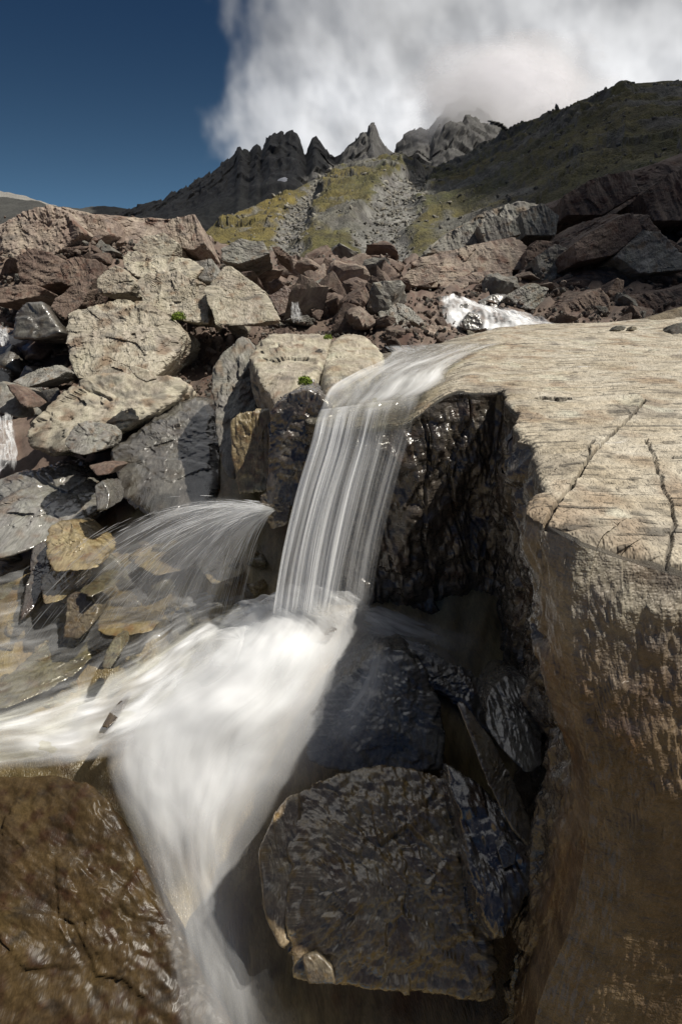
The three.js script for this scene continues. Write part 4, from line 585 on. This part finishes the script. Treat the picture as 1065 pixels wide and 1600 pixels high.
// ---------------------------------------------------------------- water
const fl = (pts) => curve(pts.map(([x, y, Y]) => atY(x, y, Y)));
const flZ = (pts) => curve(pts.map(([x, y, Z]) => at(x, y, Z)));
// sheet spanned by flow lines; u runs across them, v along the flow
function sheet(lines, nu, nv, shape, color) {
  const at2 = (u, v) => { const x = u * (lines.length - 1), i = Math.min(lines.length - 2, Math.floor(x)), t = x - i, p0 = lines[Math.max(0, i - 1)](v), p1 = lines[i](v), p2 = lines[i + 1](v), p3 = lines[Math.min(lines.length - 1, i + 2)](v), t2 = t * t, t3 = t2 * t;
    const q = (a, b, c, d) => 0.5 * (2 * b + (c - a) * t + (2 * a - 5 * b + 4 * c - d) * t2 + (3 * b - a - 3 * c + d) * t3); return V(q(p0.x, p1.x, p2.x, p3.x), q(p0.y, p1.y, p2.y, p3.y), q(p0.z, p1.z, p2.z, p3.z)); };
  return gridGeo(nu, nv, (u, v) => shape(at2(u, v), u, v), color);
}
const white = (o, a, k = 1) => { o.c[0] = 0.94 * k; o.c[1] = 0.955 * k; o.c[2] = 0.97 * k; o.c[3] = clamp(a, 0, 1); };
const edgeFade = (u, w) => ss(u, 0, w) * (1 - ss(u, 1 - w, 1));
function water(name, label, parts) { const g = new THREE.Group(); put(g, name, label, null, null, 'structure'); parts.forEach(([geo, mat, n]) => child(g, new THREE.Mesh(geo, mat), n)); return g; }

// the pool above the fall, sliding to the lip
const poolL = [[600, 541, 1.25], [612, 552, 1.25], [585, 572, 1.248], [550, 588, 1.246], [520, 606, 1.222], [500, 640, 1.196]], poolR = [[800, 534, 1.25], [765, 545, 1.25], [725, 560, 1.25], [700, 580, 1.25], [690, 602, 1.25], [657, 619, 1.246]];
{
  const bend = (q) => { const p = q.map((c) => atY(...c)), e = p[p.length - 1]; return curve([...p, e.clone().add(V(-0.012, -0.025, 0.03)), e.clone().add(V(-0.03, -0.10, 0.045))]); }, a = bend(poolL), b = bend(poolR), rows = [0, 1, 2, 3, 4].map((k) => (t) => a(t).lerp(b(t), k / 4));
  const clear = sheet(rows, 40, 60, (p, u, v) => { p.y += 0.004 * fbm(p.x * 6, 2, p.z * 3, 3) + 0.012 * Math.sin(u * Math.PI) * v * (1 - ss(v, 0.78, 0.9)); return p; }, (o, x, y, z, nx, ny, nz, u, v) => { o.c[0] = o.c[1] = o.c[2] = 1; o.uv[0] = v * 2; o.uv[1] = u * 0.8; });
  const silk = sheet(rows, 80, 100, (p, u, v) => { const k = 1 - ss(v, 0.78, 0.9); p.y += k * (0.007 + 0.016 * Math.sin(u * Math.PI) * v + 0.006 * N(u * 5, v * 2.2, 1)) + 0.002; return p; }, (o, x, y, z, nx, ny, nz, u, v) => { const s = 0.5 + 0.5 * fbm(u * 7 + 0.8 * v, v * 1.6, 3, 4, 0.6), w = 0.5 + 0.5 * fbm(u * 2.5 + v, v * 2.2, 8, 3); white(o, (0.10 + 0.75 * Math.pow(clamp(s * w * 1.9, 0, 1), 1.3)) * (0.35 + 0.65 * ss(v, 0.1, 0.8)) * ss(u, 0, 0.05) * (1 - ss(u, 0.9, 1)) * ss(v, 0, 0.12) * (1 - ss(v, 0.86, 1)), 0.88); });
  water('stream_pool', 'shallow silky pool sliding to the lip of the falls', [[clear, M.water, 'clear_water'], [silk, M.foam, 'white_water']]);
}
// the fall
{
  const L = [[486, 690, 1.93], [462, 770, 1.88], [441, 860, 1.83], [424, 965, 1.78]], R = [[640, 680, 1.96], [616, 765, 1.91], [594, 855, 1.86], [578, 958, 1.80]];
  const top = (q) => atY(...q[q.length - 1]), brim = (q) => { const p = top(q); return [p, p.clone().add(V(-0.012, -0.025, 0.03))]; }, a = curve([...brim(poolL), ...L.map((q) => at(...q))]), b = curve([...brim(poolR), ...R.map((q) => at(...q))]), rows = [0, 1, 2, 3, 4, 5].map((k) => (t) => a(t).lerp(b(t), k / 5));
  const veil = (seed, off, str) => sheet(rows, 230, 60, (p, u, v) => { const uu = u + 0.012 * N(u * 3, v * 1.5, seed); p.z += off * v + (0.010 * N(uu * 16, v * 0.5, seed) + 0.006 * N(uu * 46, v * 0.7, seed + 3)) * ss(v, 0, 0.15); p.y -= 0.012 * ss(v, 0, 0.03) * 0; return p; }, (o, x, y, z, nx, ny, nz, u, v) => {
    const uu = u + 0.022 * N(u * 3, v * 1.3, seed) + 0.006 * N(u * 11, v * 3, seed + 5), s = 0.5 + 0.5 * (0.45 * N(uu * 2.9, v * 0.6, seed + 8) + 0.75 * N(uu * 6, v * 0.35, seed) + 0.28 * N(uu * 17, v * 0.4, seed + 1) + 0.12 * N(uu * 50, v * 0.5, seed + 2));
    const body = lerp(1.0, 0.26, ss(u + 0.10 * v * 0, 0.40, 0.80)) * (1 - 0.55 * ss(u, 0.85, 1));
    const al = (0.10 + 1.7 * Math.pow(clamp(s, 0, 1), 2.1)) * body * ss(u, 0, 0.03) * (1 - ss(u, 0.965, 1)) * (1 - ss(v, 0.90, 1)) * lerp(1.1, 0.9, v) * (0.3 + 0.7 * ss(v, 0.01, 0.13)) * str; white(o, al, 1.04); });
  water('waterfall', 'thin curtain of white strands falling from the lip', [[veil(1, 0.0, 0.95), M.fall, 'water_curtain'], [veil(21, 0.02, 0.8), M.fall, 'water_curtain'], [veil(43, 0.045, 0.6), M.fall, 'water_curtain']]);
}
// white water at the foot of the fall and its two branches
{
  const main = [
    [[605, 945, 0.36], [640, 1020, 0.37], [625, 1110, 0.36], [565, 1200, 0.25], [490, 1262, 0.13], [450, 1350, 0.03], [462, 1480, -0.06], [490, 1640, -0.16]],
    [[520, 955, 0.38], [500, 1050, 0.34], [440, 1150, 0.24], [390, 1230, 0.13], [360, 1330, 0.01], [380, 1460, -0.11], [410, 1640, -0.22]],
    [[470, 955, 0.40], [425, 1050, 0.35], [360, 1140, 0.25], [320, 1220, 0.13], [308, 1330, 0.01], [330, 1460, -0.11], [360, 1640, -0.22]],
    [[425, 955, 0.38], [350, 1035, 0.32], [270, 1110, 0.22], [225, 1190, 0.14], [240, 1300, 0.03], [275, 1430, -0.09], [310, 1640, -0.22]],
    [[400, 950, 0.35], [300, 1020, 0.28], [200, 1100, 0.19], [165, 1190, 0.13], [205, 1310, 0.02], [250, 1440, -0.1], [280, 1640, -0.22]],
  ].map(fl);
  const foamA = (seed, lift, str) => sheet(main, 90, 130, (p, u, v) => { p.y += lift * (0.4 + Math.sin(u * Math.PI)) + 0.02 * fbm(u * 3, v * 4, seed, 3); return p; }, (o, x, y, z, nx, ny, nz, u, v) => {
    const uw = u + 0.05 * N(u * 2.5, v * 4, seed + 9), s = 0.5 + 0.5 * (0.75 * N(uw * 3.2, v * 4.5, seed) + 0.35 * N(uw * 9, v * 7, seed + 1) + 0.14 * N(uw * 34, v * 6, seed + 2)), core = Math.exp(-Math.pow((u - lerp(0.48, 0.52, v)) / lerp(0.36, 0.42, ss(v, 0.3, 0.7)), 2));
    const along = (1 - 0.70 * ss(v, 0.45, 0.70)) * (1 - 0.6 * ss(v, 0.70, 1)) * (0.75 + 0.25 * ss(v, 0, 0.1));
    white(o, (0.25 + 1.0 * s) * core * along * ss(u, 0, 0.38) * (1 - ss(u, 0.80, 1)) * ss(v, 0, 0.04) * str); });
  const left = [
    [[420, 930, 0.34], [330, 965, 0.29], [210, 1035, 0.22], [110, 1075, 0.17], [0, 1112, 0.13], [-110, 1140, 0.1]],
    [[420, 950, 0.36], [320, 1000, 0.30], [225, 1060, 0.23], [120, 1105, 0.17], [0, 1135, 0.13], [-110, 1155, 0.1]],
    [[415, 975, 0.38], [330, 1040, 0.31], [240, 1105, 0.24], [130, 1145, 0.17], [0, 1165, 0.13], [-110, 1180, 0.1]],
    [[410, 1000, 0.37], [340, 1080, 0.29], [260, 1150, 0.20], [150, 1190, 0.14], [0, 1205, 0.11], [-110, 1215, 0.09]],
  ].map(fl);
  const foamB = (seed, lift, str) => sheet(left, 70, 100, (p, u, v) => { p.y += lift * Math.sin(u * Math.PI) + 0.014 * fbm(u * 4, v * 5, seed, 3); return p; }, (o, x, y, z, nx, ny, nz, u, v) => {
    const uw = u + 0.05 * N(u * 2.5, v * 4, seed + 9), s = 0.5 + 0.5 * (0.7 * N(uw * 3.5, v * 4, seed) + 0.35 * N(uw * 11, v * 7, seed + 1) + 0.14 * N(uw * 36, v * 8, seed + 2)); white(o, (0.15 + 1.1 * s * s * 1.4) * edgeFade(u, 0.22) * ss(v, 0, 0.06) * (1 - 0.45 * ss(v, 0.4, 1)) * str); });
  const shallow = [
    [[430, 860, 0.42], [320, 850, 0.40], [200, 862, 0.37], [80, 880, 0.33], [-110, 880, 0.32]], [[430, 900, 0.38], [310, 905, 0.33], [190, 940, 0.29], [70, 965, 0.26], [-110, 985, 0.24]],
    [[430, 940, 0.35], [320, 965, 0.29], [200, 1035, 0.22], [90, 1085, 0.17], [-110, 1130, 0.12]], [[410, 985, 0.35], [320, 1060, 0.27], [220, 1130, 0.19], [110, 1180, 0.13], [-110, 1210, 0.09]],
  ].map(fl);
  const clear = sheet(shallow, 70, 110, (p, u, v) => { p.y += 0.014 * fbm(u * 6, v * 9, 2, 4) + 0.03; return p; }, (o, x, y, z, nx, ny, nz, u, v) => { o.c[0] = o.c[1] = o.c[2] = 1; o.uv[0] = v * 3; o.uv[1] = u * 1.6; });
  const lace = sheet(shallow, 110, 140, (p, u, v) => { p.y += 0.042 + 0.014 * fbm(u * 6, v * 9, 2, 4); return p; }, (o, x, y, z, nx, ny, nz, u, v) => { const s = 0.5 + 0.5 * (0.5 * N(u * 7, v * 3, 4) + 0.4 * N(u * 22, v * 5, 5) + 0.35 * N(u * 60, v * 9, 6)); white(o, Math.pow(clamp(s, 0, 1), 2.2) * lerp(0.9, 0.34, ss(v, 0.05, 0.6)) * edgeFade(u, 0.08) * ss(v, 0, 0.08)); });
  const right = [[[560, 930, 0.40], [640, 958, 0.375], [720, 982, 0.36], [800, 1004, 0.34]], [[560, 960, 0.39], [630, 985, 0.37], [700, 1010, 0.355], [780, 1030, 0.34]], [[555, 985, 0.38], [620, 1015, 0.365], [680, 1040, 0.35], [760, 1060, 0.33]]].map(fl);
  const mist = sheet(right, 60, 90, (p, u, v) => { p.y += 0.01 * fbm(u * 4, v * 4, 2, 3); return p; }, (o, x, y, z, nx, ny, nz, u, v) => { const s = 0.5 + 0.5 * fbm(u * 5, v * 1.5, 3, 4, 0.6); white(o, s * 1.1 * edgeFade(u, 0.3) * (1 - ss(v, 0.1, 0.95)) * ss(v, 0, 0.1), 0.8); });
  const over = [[[580, 985, 0.41], [560, 1050, 0.42], [520, 1120, 0.37], [480, 1200, 0.24]], [[610, 1000, 0.42], [600, 1060, 0.43], [575, 1130, 0.38], [540, 1200, 0.27]], [[650, 1010, 0.42], [650, 1070, 0.42], [640, 1140, 0.37], [610, 1200, 0.28]]].map(fl);
  const veil = sheet(over, 60, 60, (p, u, v) => { p.y += 0.012 * fbm(u * 4, v * 4, 7, 3); return p; }, (o, x, y, z, nx, ny, nz, u, v) => { const s = 0.5 + 0.5 * (0.6 * N(u * 4, v * 1.4, 13) + 0.4 * N(u * 14, v * 2, 14)); white(o, s * 0.5 * (1 - ss(u, 0.1, 0.95)) * ss(u, 0, 0.25) * ss(v, 0, 0.3) * (1 - ss(v, 0.75, 1)), 0.9); });
  const dome = (px, py, Y, rx, ry, rz, seed, str) => { const c = atY(px, py, Y); return gridGeo(60, 30, (u, v) => { const t = u * Math.PI * 2, r = Math.sin(v * Math.PI / 2), b = 1 + 0.18 * r * N(Math.cos(t) * 1.6, Math.sin(t) * 1.6, seed + v); return V(c.x + Math.cos(t) * r * rx * b, c.y + Math.cos(v * Math.PI / 2) * ry * b, c.z + Math.sin(t) * r * rz * b); }, (o, x, y, z, nx, ny, nz, u, v) => white(o, Math.pow(1 - ss(v, 0.1, 1), 0.8) * (0.7 + 0.4 * N(x * 12, y * 12, z * 12)) * str)); };
  water('white_water', 'milky white water boiling from the foot of the falls down two branches', [[clear, M.water, 'clear_water'], [lace, M.foam, 'foam_lace'], [foamA(3, 0.0, 1.0), M.foam, 'foam_sheet'], [foamA(31, 0.03, 0.85), M.foam, 'foam_sheet'], [foamA(57, 0.06, 0.68), M.foam, 'foam_sheet'], [foamB(5, 0.0, 0.95), M.foam, 'foam_sheet'], [foamB(35, 0.03, 0.75), M.foam, 'foam_sheet'], [mist, M.foam, 'foam_veil'], [veil, M.foam, 'foam_veil'],
    [dome(470, 975, 0.34, 0.22, 0.16, 0.12, 1, 0.55), M.foam, 'foam_mound'], [dome(430, 985, 0.34, 0.2, 0.14, 0.14, 2, 0.5), M.foam, 'foam_mound'], [dome(530, 965, 0.34, 0.16, 0.12, 0.1, 3, 0.4), M.foam, 'foam_mound'], [dome(380, 1040, 0.30, 0.22, 0.12, 0.18, 4, 0.5), M.foam, 'foam_mound'], [dome(560, 985, 0.34, 0.15, 0.09, 0.1, 5, 0.3), M.foam, 'foam_mound']]);
}
// the jet that spurts sideways from behind the fall
{
  const n0 = at(432, 797, 2.02), r = rng(41), pos = [], idx = [], col = [];
  const fly = (v, t) => V(n0.x + v.x * t, n0.y + v.y * t - 4.9 * t * t, n0.z + v.z * t);
  const strand = (v, t0, t1, w, a) => { const k = 6; for (let side = 0; side < 2; side++) { const b = pos.length / 3; for (let i = 0; i <= k; i++) { const t = lerp(t0, t1, i / k), p = fly(v, t), e = w * Math.sin(Math.PI * (i + 0.4) / (k + 0.8)); for (const s of [-1, 1]) { pos.push(p.x, p.y + (side ? 0 : s * e), p.z + (side ? s * e : 0)); col.push(0.95, 0.96, 0.97, a); } } for (let i = 0; i < k; i++) { const q = b + i * 2; idx.push(q, q + 1, q + 3, q, q + 3, q + 2); } } };
  for (let i = 0; i < 1000; i++) { const f = Math.pow(r(), 0.7), v = V(-lerp(0.5, 2.8, f) - 0.2 * r(), lerp(-0.4, 0.95, r()) * lerp(0.8, 1, f), lerp(-0.45, 0.35, r())); const T = 0.42, t0 = r() * T * 0.95 + 0.01; strand(v, t0, t0 + lerp(0.012, 0.05, r()), lerp(0.0005, 0.0014, r()), lerp(0.4, 1, r())); }
  for (let i = 0; i < 120; i++) { const v = V(-lerp(0.55, 0.95, r()), lerp(-0.3, 0.1, r()), lerp(0.0, 0.25, r())), t0 = r() * 0.25; strand(v, t0, t0 + lerp(0.04, 0.12, r()), lerp(0.0008, 0.002, r()), lerp(0.3, 0.7, r())); }
  const g = new THREE.BufferGeometry(); g.setAttribute('position', new THREE.Float32BufferAttribute(pos, 3)); g.setAttribute('color', new THREE.Float32BufferAttribute(col, 4)); g.setIndex(idx); g.computeVertexNormals();
  const fan = (z, seed, str, k = 1) => gridGeo(90, 50, (u, v) => { const V0 = V(-lerp(1.1, 2.3, 1 - Math.abs(u - 0.45)) * k, lerp(-0.9, 1.0, u), z + 0.12 * N(u * 3, seed, 1)); return fly(V0, v * 0.40 + 0.004); }, (o, x, y, z2, nx, ny, nz, u, v) => { const s = 0.5 + 0.5 * (0.55 * N(u * 6, v * 1.6, seed) + 0.25 * N(u * 24, v * 2, seed + 1)); white(o, s * edgeFade(u, 0.25) * lerp(1.0, 0.22, Math.pow(v, 0.8)) * ss(v, 0, 0.02) * (1 - ss(v, 0.85, 1)) * str); });
  const grp = new THREE.Group(); put(grp, 'water_jet', 'fan of fine spray spurting sideways left of the falls', null, null, 'structure');
  for (const [z, sd, st, k] of [[0.28, 52, 0.7, 0.6], [0.05, 62, 0.75, 0.78], [-0.25, 72, 0.6, 1.3]]) child(grp, new THREE.Mesh(fan(z, sd, st, k), M.foam), 'spray_fan'); child(grp, new THREE.Mesh(fan(0.0, 2, 0.8, 0.95), M.foam), 'spray_fan'); child(grp, new THREE.Mesh(fan(0.16, 12, 0.7, 1.15), M.foam), 'spray_fan'); child(grp, new THREE.Mesh(fan(-0.16, 22, 0.6, 1.45), M.foam), 'spray_fan'); child(grp, new THREE.Mesh(g, M.foam), 'spray_drops', 'stuff');
}
// cascades upstream and the trickle at the left edge
function cascade(name, label, lines, seed, power = 1, kk = 1) {
  const c = lines.map(flZ), mk = (sd, up, st) => sheet(c, 100, 90, (p, u, v) => { p.y += up + 0.03 * fbm(u * 6, v * 6, sd, 3) * Math.min(1, kk); p.z += 0.03 * N(u * 9, v * 3, sd) * kk; return p; }, (o, x, y, z, nx, ny, nz, u, v) => { const s = 0.5 + 0.5 * (0.6 * N(u * 6, v * 2.2, sd) + 0.4 * N(u * 22, v * 3.2, sd + 1)); white(o, (0.0 + 1.5 * Math.pow(clamp(s, 0, 1), 3)) * edgeFade(u, 0.16) * ss(v, 0, 0.05) * (1 - ss(v, 0.9, 1)) * st * power, 0.95); });
  water(name, label, [[mk(seed, 0, 0.85), M.foam, 'foam_sheet'], [mk(seed + 17, 0.02 * kk, 0.6), M.foam, 'foam_sheet']]);
}
cascade('cascade', 'small white cascade tumbling between dark boulders upstream', [[[684, 464, 5.9], [688, 482, 5.2], [690, 508, 4.75]], [[706, 463, 6.0], [712, 480, 5.3], [716, 520, 4.6]], [[722, 468, 6.0], [752, 484, 5.3], [752, 520, 4.55]], [[735, 476, 5.9], [786, 490, 5.2], [800, 516, 4.5]], [[744, 482, 5.8], [806, 492, 5.15], [840, 506, 4.75], [868, 518, 4.5]], [[752, 480, 5.8], [820, 490, 5.15], [852, 502, 4.8], [880, 516, 4.6]]], 60, 2.2, 0.8);
cascade('cascade', 'tiny upper fall among the rubble at the head of the channel', [[[582, 430, 10.4], [582, 446, 10]], [[600, 431, 10.4], [602, 448, 9.9]]], 70, 1.1);
cascade('cascade', 'thin thread of white water left of the tiny upper fall', [[[527, 424, 9], [533, 438, 8.8], [534, 454, 8.6]], [[534, 424, 9], [540, 440, 8.8], [540, 456, 8.6]]], 73, 1);
cascade('cascade', 'little white spill over a brown block beside the cream slabs', [[[456, 478, 4.7], [454, 490, 4.6], [456, 502, 4.5]], [[466, 478, 4.7], [470, 490, 4.6], [474, 502, 4.5]]], 76, 0.8);
cascade('cascade', 'white trickle dropping at the left edge of the picture', [[[-20, 650, 2.9], [-16, 690, 2.75], [-16, 760, 2.55]], [[6, 655, 2.9], [12, 690, 2.75], [14, 730, 2.6]], [[18, 650, 2.95], [24, 690, 2.75], [24, 735, 2.6]]], 80, 0.8);
cascade('cascade', 'faint white spill under the dark boulder at the left edge', [[[-30, 515, 4.3], [-30, 540, 4.1]], [[14, 515, 4.3], [12, 540, 4.1]]], 84, 0.9);

// ---------------------------------------------------------------- clouds: one hanging round the high peak, two unseen ones added out of view to shade the right-hand hill and the ridge
M.cloud = new THREE.MeshPhysicalMaterial({ vertexColors: true, transparent: true, roughness: 1, specularIntensity: 0, transmission: 0.5, side: THREE.DoubleSide });
{
  const grp = new THREE.Group(); put(grp, 'cloud', 'soft white cloud wrapping the highest peak', 'cloud');
  for (let k = 0; k < 6; k++) {
    const Z = 372 + k * 7, c = at(768 + 14 * k, 170 - 5 * k, Z), w = at(925, 168, Z).x - at(760, 168, Z).x, h = w * 0.62;
    const g = gridGeo(70, 50, (u, v) => { const a = (u - 0.5) * 2, b = (v - 0.5) * 2; return V(c.x + a * w, c.y + b * h , c.z - 14 * a * a - 0.8 * b * h); }, (o, x, y, z, nx, ny, nz, u, v) => {
      const a = (u - 0.5) * 2, b = (v - 0.5) * 2, r = Math.hypot(a, b * (b < 0 ? 1.0 : 0.8)), n = fbm(a * 1.5 + k * 3, b * 1.3, k, 4, 0.5); o.c[0] = o.c[1] = 0.93; o.c[2] = 0.96; o.c[3] = clamp((1 - ss(r + 0.45 * n, 0.1, 1.05)) * 0.62, 0, 1); });
    child(grp, new THREE.Mesh(g, M.cloud), 'cloud_billow');
  }
}
{  // added shade caster, its outline fitted to the shaded part of the hill
  const H = 140, sh = SUN.clone().multiplyScalar(H / SUN.y), X0 = (z) => 2.4 + 0.14 * clamp(-z - 6, 0, 30) + (z < -36 ? 0.05 * (z + 36) : 0);
  const g = gridGeo(120, 120, (u, v) => {                       // a lumpy pillow: v runs round the section, u along
    const z = lerp(-5.0, -260, u), t = v * Math.PI * 2, x0 = X0(z) + 0.8 * N(z * 0.2, 1, 2), x1 = 130, cx = (x0 + x1) / 2, rx = (x1 - x0) / 2, taper = Math.pow(Math.sin(Math.PI * clamp(u, 0.0005, 0.9995)), 0.12);
    const n = 1 + 0.25 * fbm(z * 0.05, Math.cos(t) * 2, Math.sin(t) * 2, 3);
    return V(cx - Math.cos(t) * rx + sh.x, 1.5 + sh.y + Math.sin(t) * 9 * n * taper, z + sh.z);
  }, (o) => { o.c[0] = o.c[1] = o.c[2] = 0.85; o.c[3] = 0.9; o.rough = 1; });
  put(new THREE.Mesh(g, M.cloud), 'cloud', 'unseen white cloud added out of view to shade the right-hand hill', 'cloud');
}
{ // a second, higher unseen cloud, added to put the ridge in shade
  const sh = SUN.clone().multiplyScalar(420 / SUN.y), g = gridGeo(60, 60, (u, v) => { const t = v * Math.PI * 2, z = lerp(-235, -640, u), n = 1 + 0.2 * fbm(z * 0.02, Math.cos(t) * 2, Math.sin(t) * 2, 3), taper = Math.pow(Math.sin(Math.PI * clamp(u, 0.001, 0.999)), 0.2); return V(-118 - Math.cos(t) * (108 + 12 * N(z * 0.03, 2, 5)) + sh.x, sh.y + 40 + Math.sin(t) * 26 * n * taper, z + sh.z); }, (o) => { o.c[0] = o.c[1] = o.c[2] = 0.85; o.c[3] = 0.75; });
  put(new THREE.Mesh(g, M.cloud), 'cloud', 'unseen high white cloud added out of view to shade the jagged ridge', 'cloud');
}
// moss tufts on the stone left of the fall
{
  const r = rng(77), tuft = (px, py, Z, rad, n, label) => {
    const c = at(px, py, Z), pos = [], idx = [], col = [];
    for (let i = 0; i < n; i++) { const a = r() * 6.28, e = Math.acos(1 - r()), q = V(Math.sin(e) * Math.cos(a), Math.cos(e), Math.sin(e) * Math.sin(a)), p = c.clone().addScaledVector(q, rad * (0.5 + 0.5 * r())), s = rad * 0.16 * (0.6 + r()), d = V(r() - 0.5, r() - 0.2, r() - 0.5).normalize(), f = V(r() - 0.5, r() - 0.5, r() - 0.5).normalize(), b = pos.length / 3, k = 0.7 + 0.6 * r();
      for (const [x, y] of [[-0.5, 0], [0.5, 0], [0, 1.6]]) { const t = p.clone().addScaledVector(f, x * s).addScaledVector(d, y * s); pos.push(t.x, t.y, t.z); col.push(0.16 * k, 0.22 * k, 0.03 * k, 1); } idx.push(b, b + 1, b + 2); }
    const g = new THREE.BufferGeometry(); g.setAttribute('position', new THREE.Float32BufferAttribute(pos, 3)); g.setAttribute('color', new THREE.Float32BufferAttribute(col, 4)); g.setIndex(idx); g.computeVertexNormals(); put(new THREE.Mesh(g, M.moss), 'moss_tuft', label, 'moss');
  };
  tuft(476, 600, 2.10, 0.028, 900, 'bright green moss tuft in the seam left of the waterfall lip');
  tuft(512, 530, 2.72, 0.022, 500, 'small green moss tuft between the cream flat-topped stone and the whaleback');
  tuft(280, 499, 4.0, 0.05, 500, 'green moss patch below the left cream leaning slab');
}


renderer.render(scene, camera);
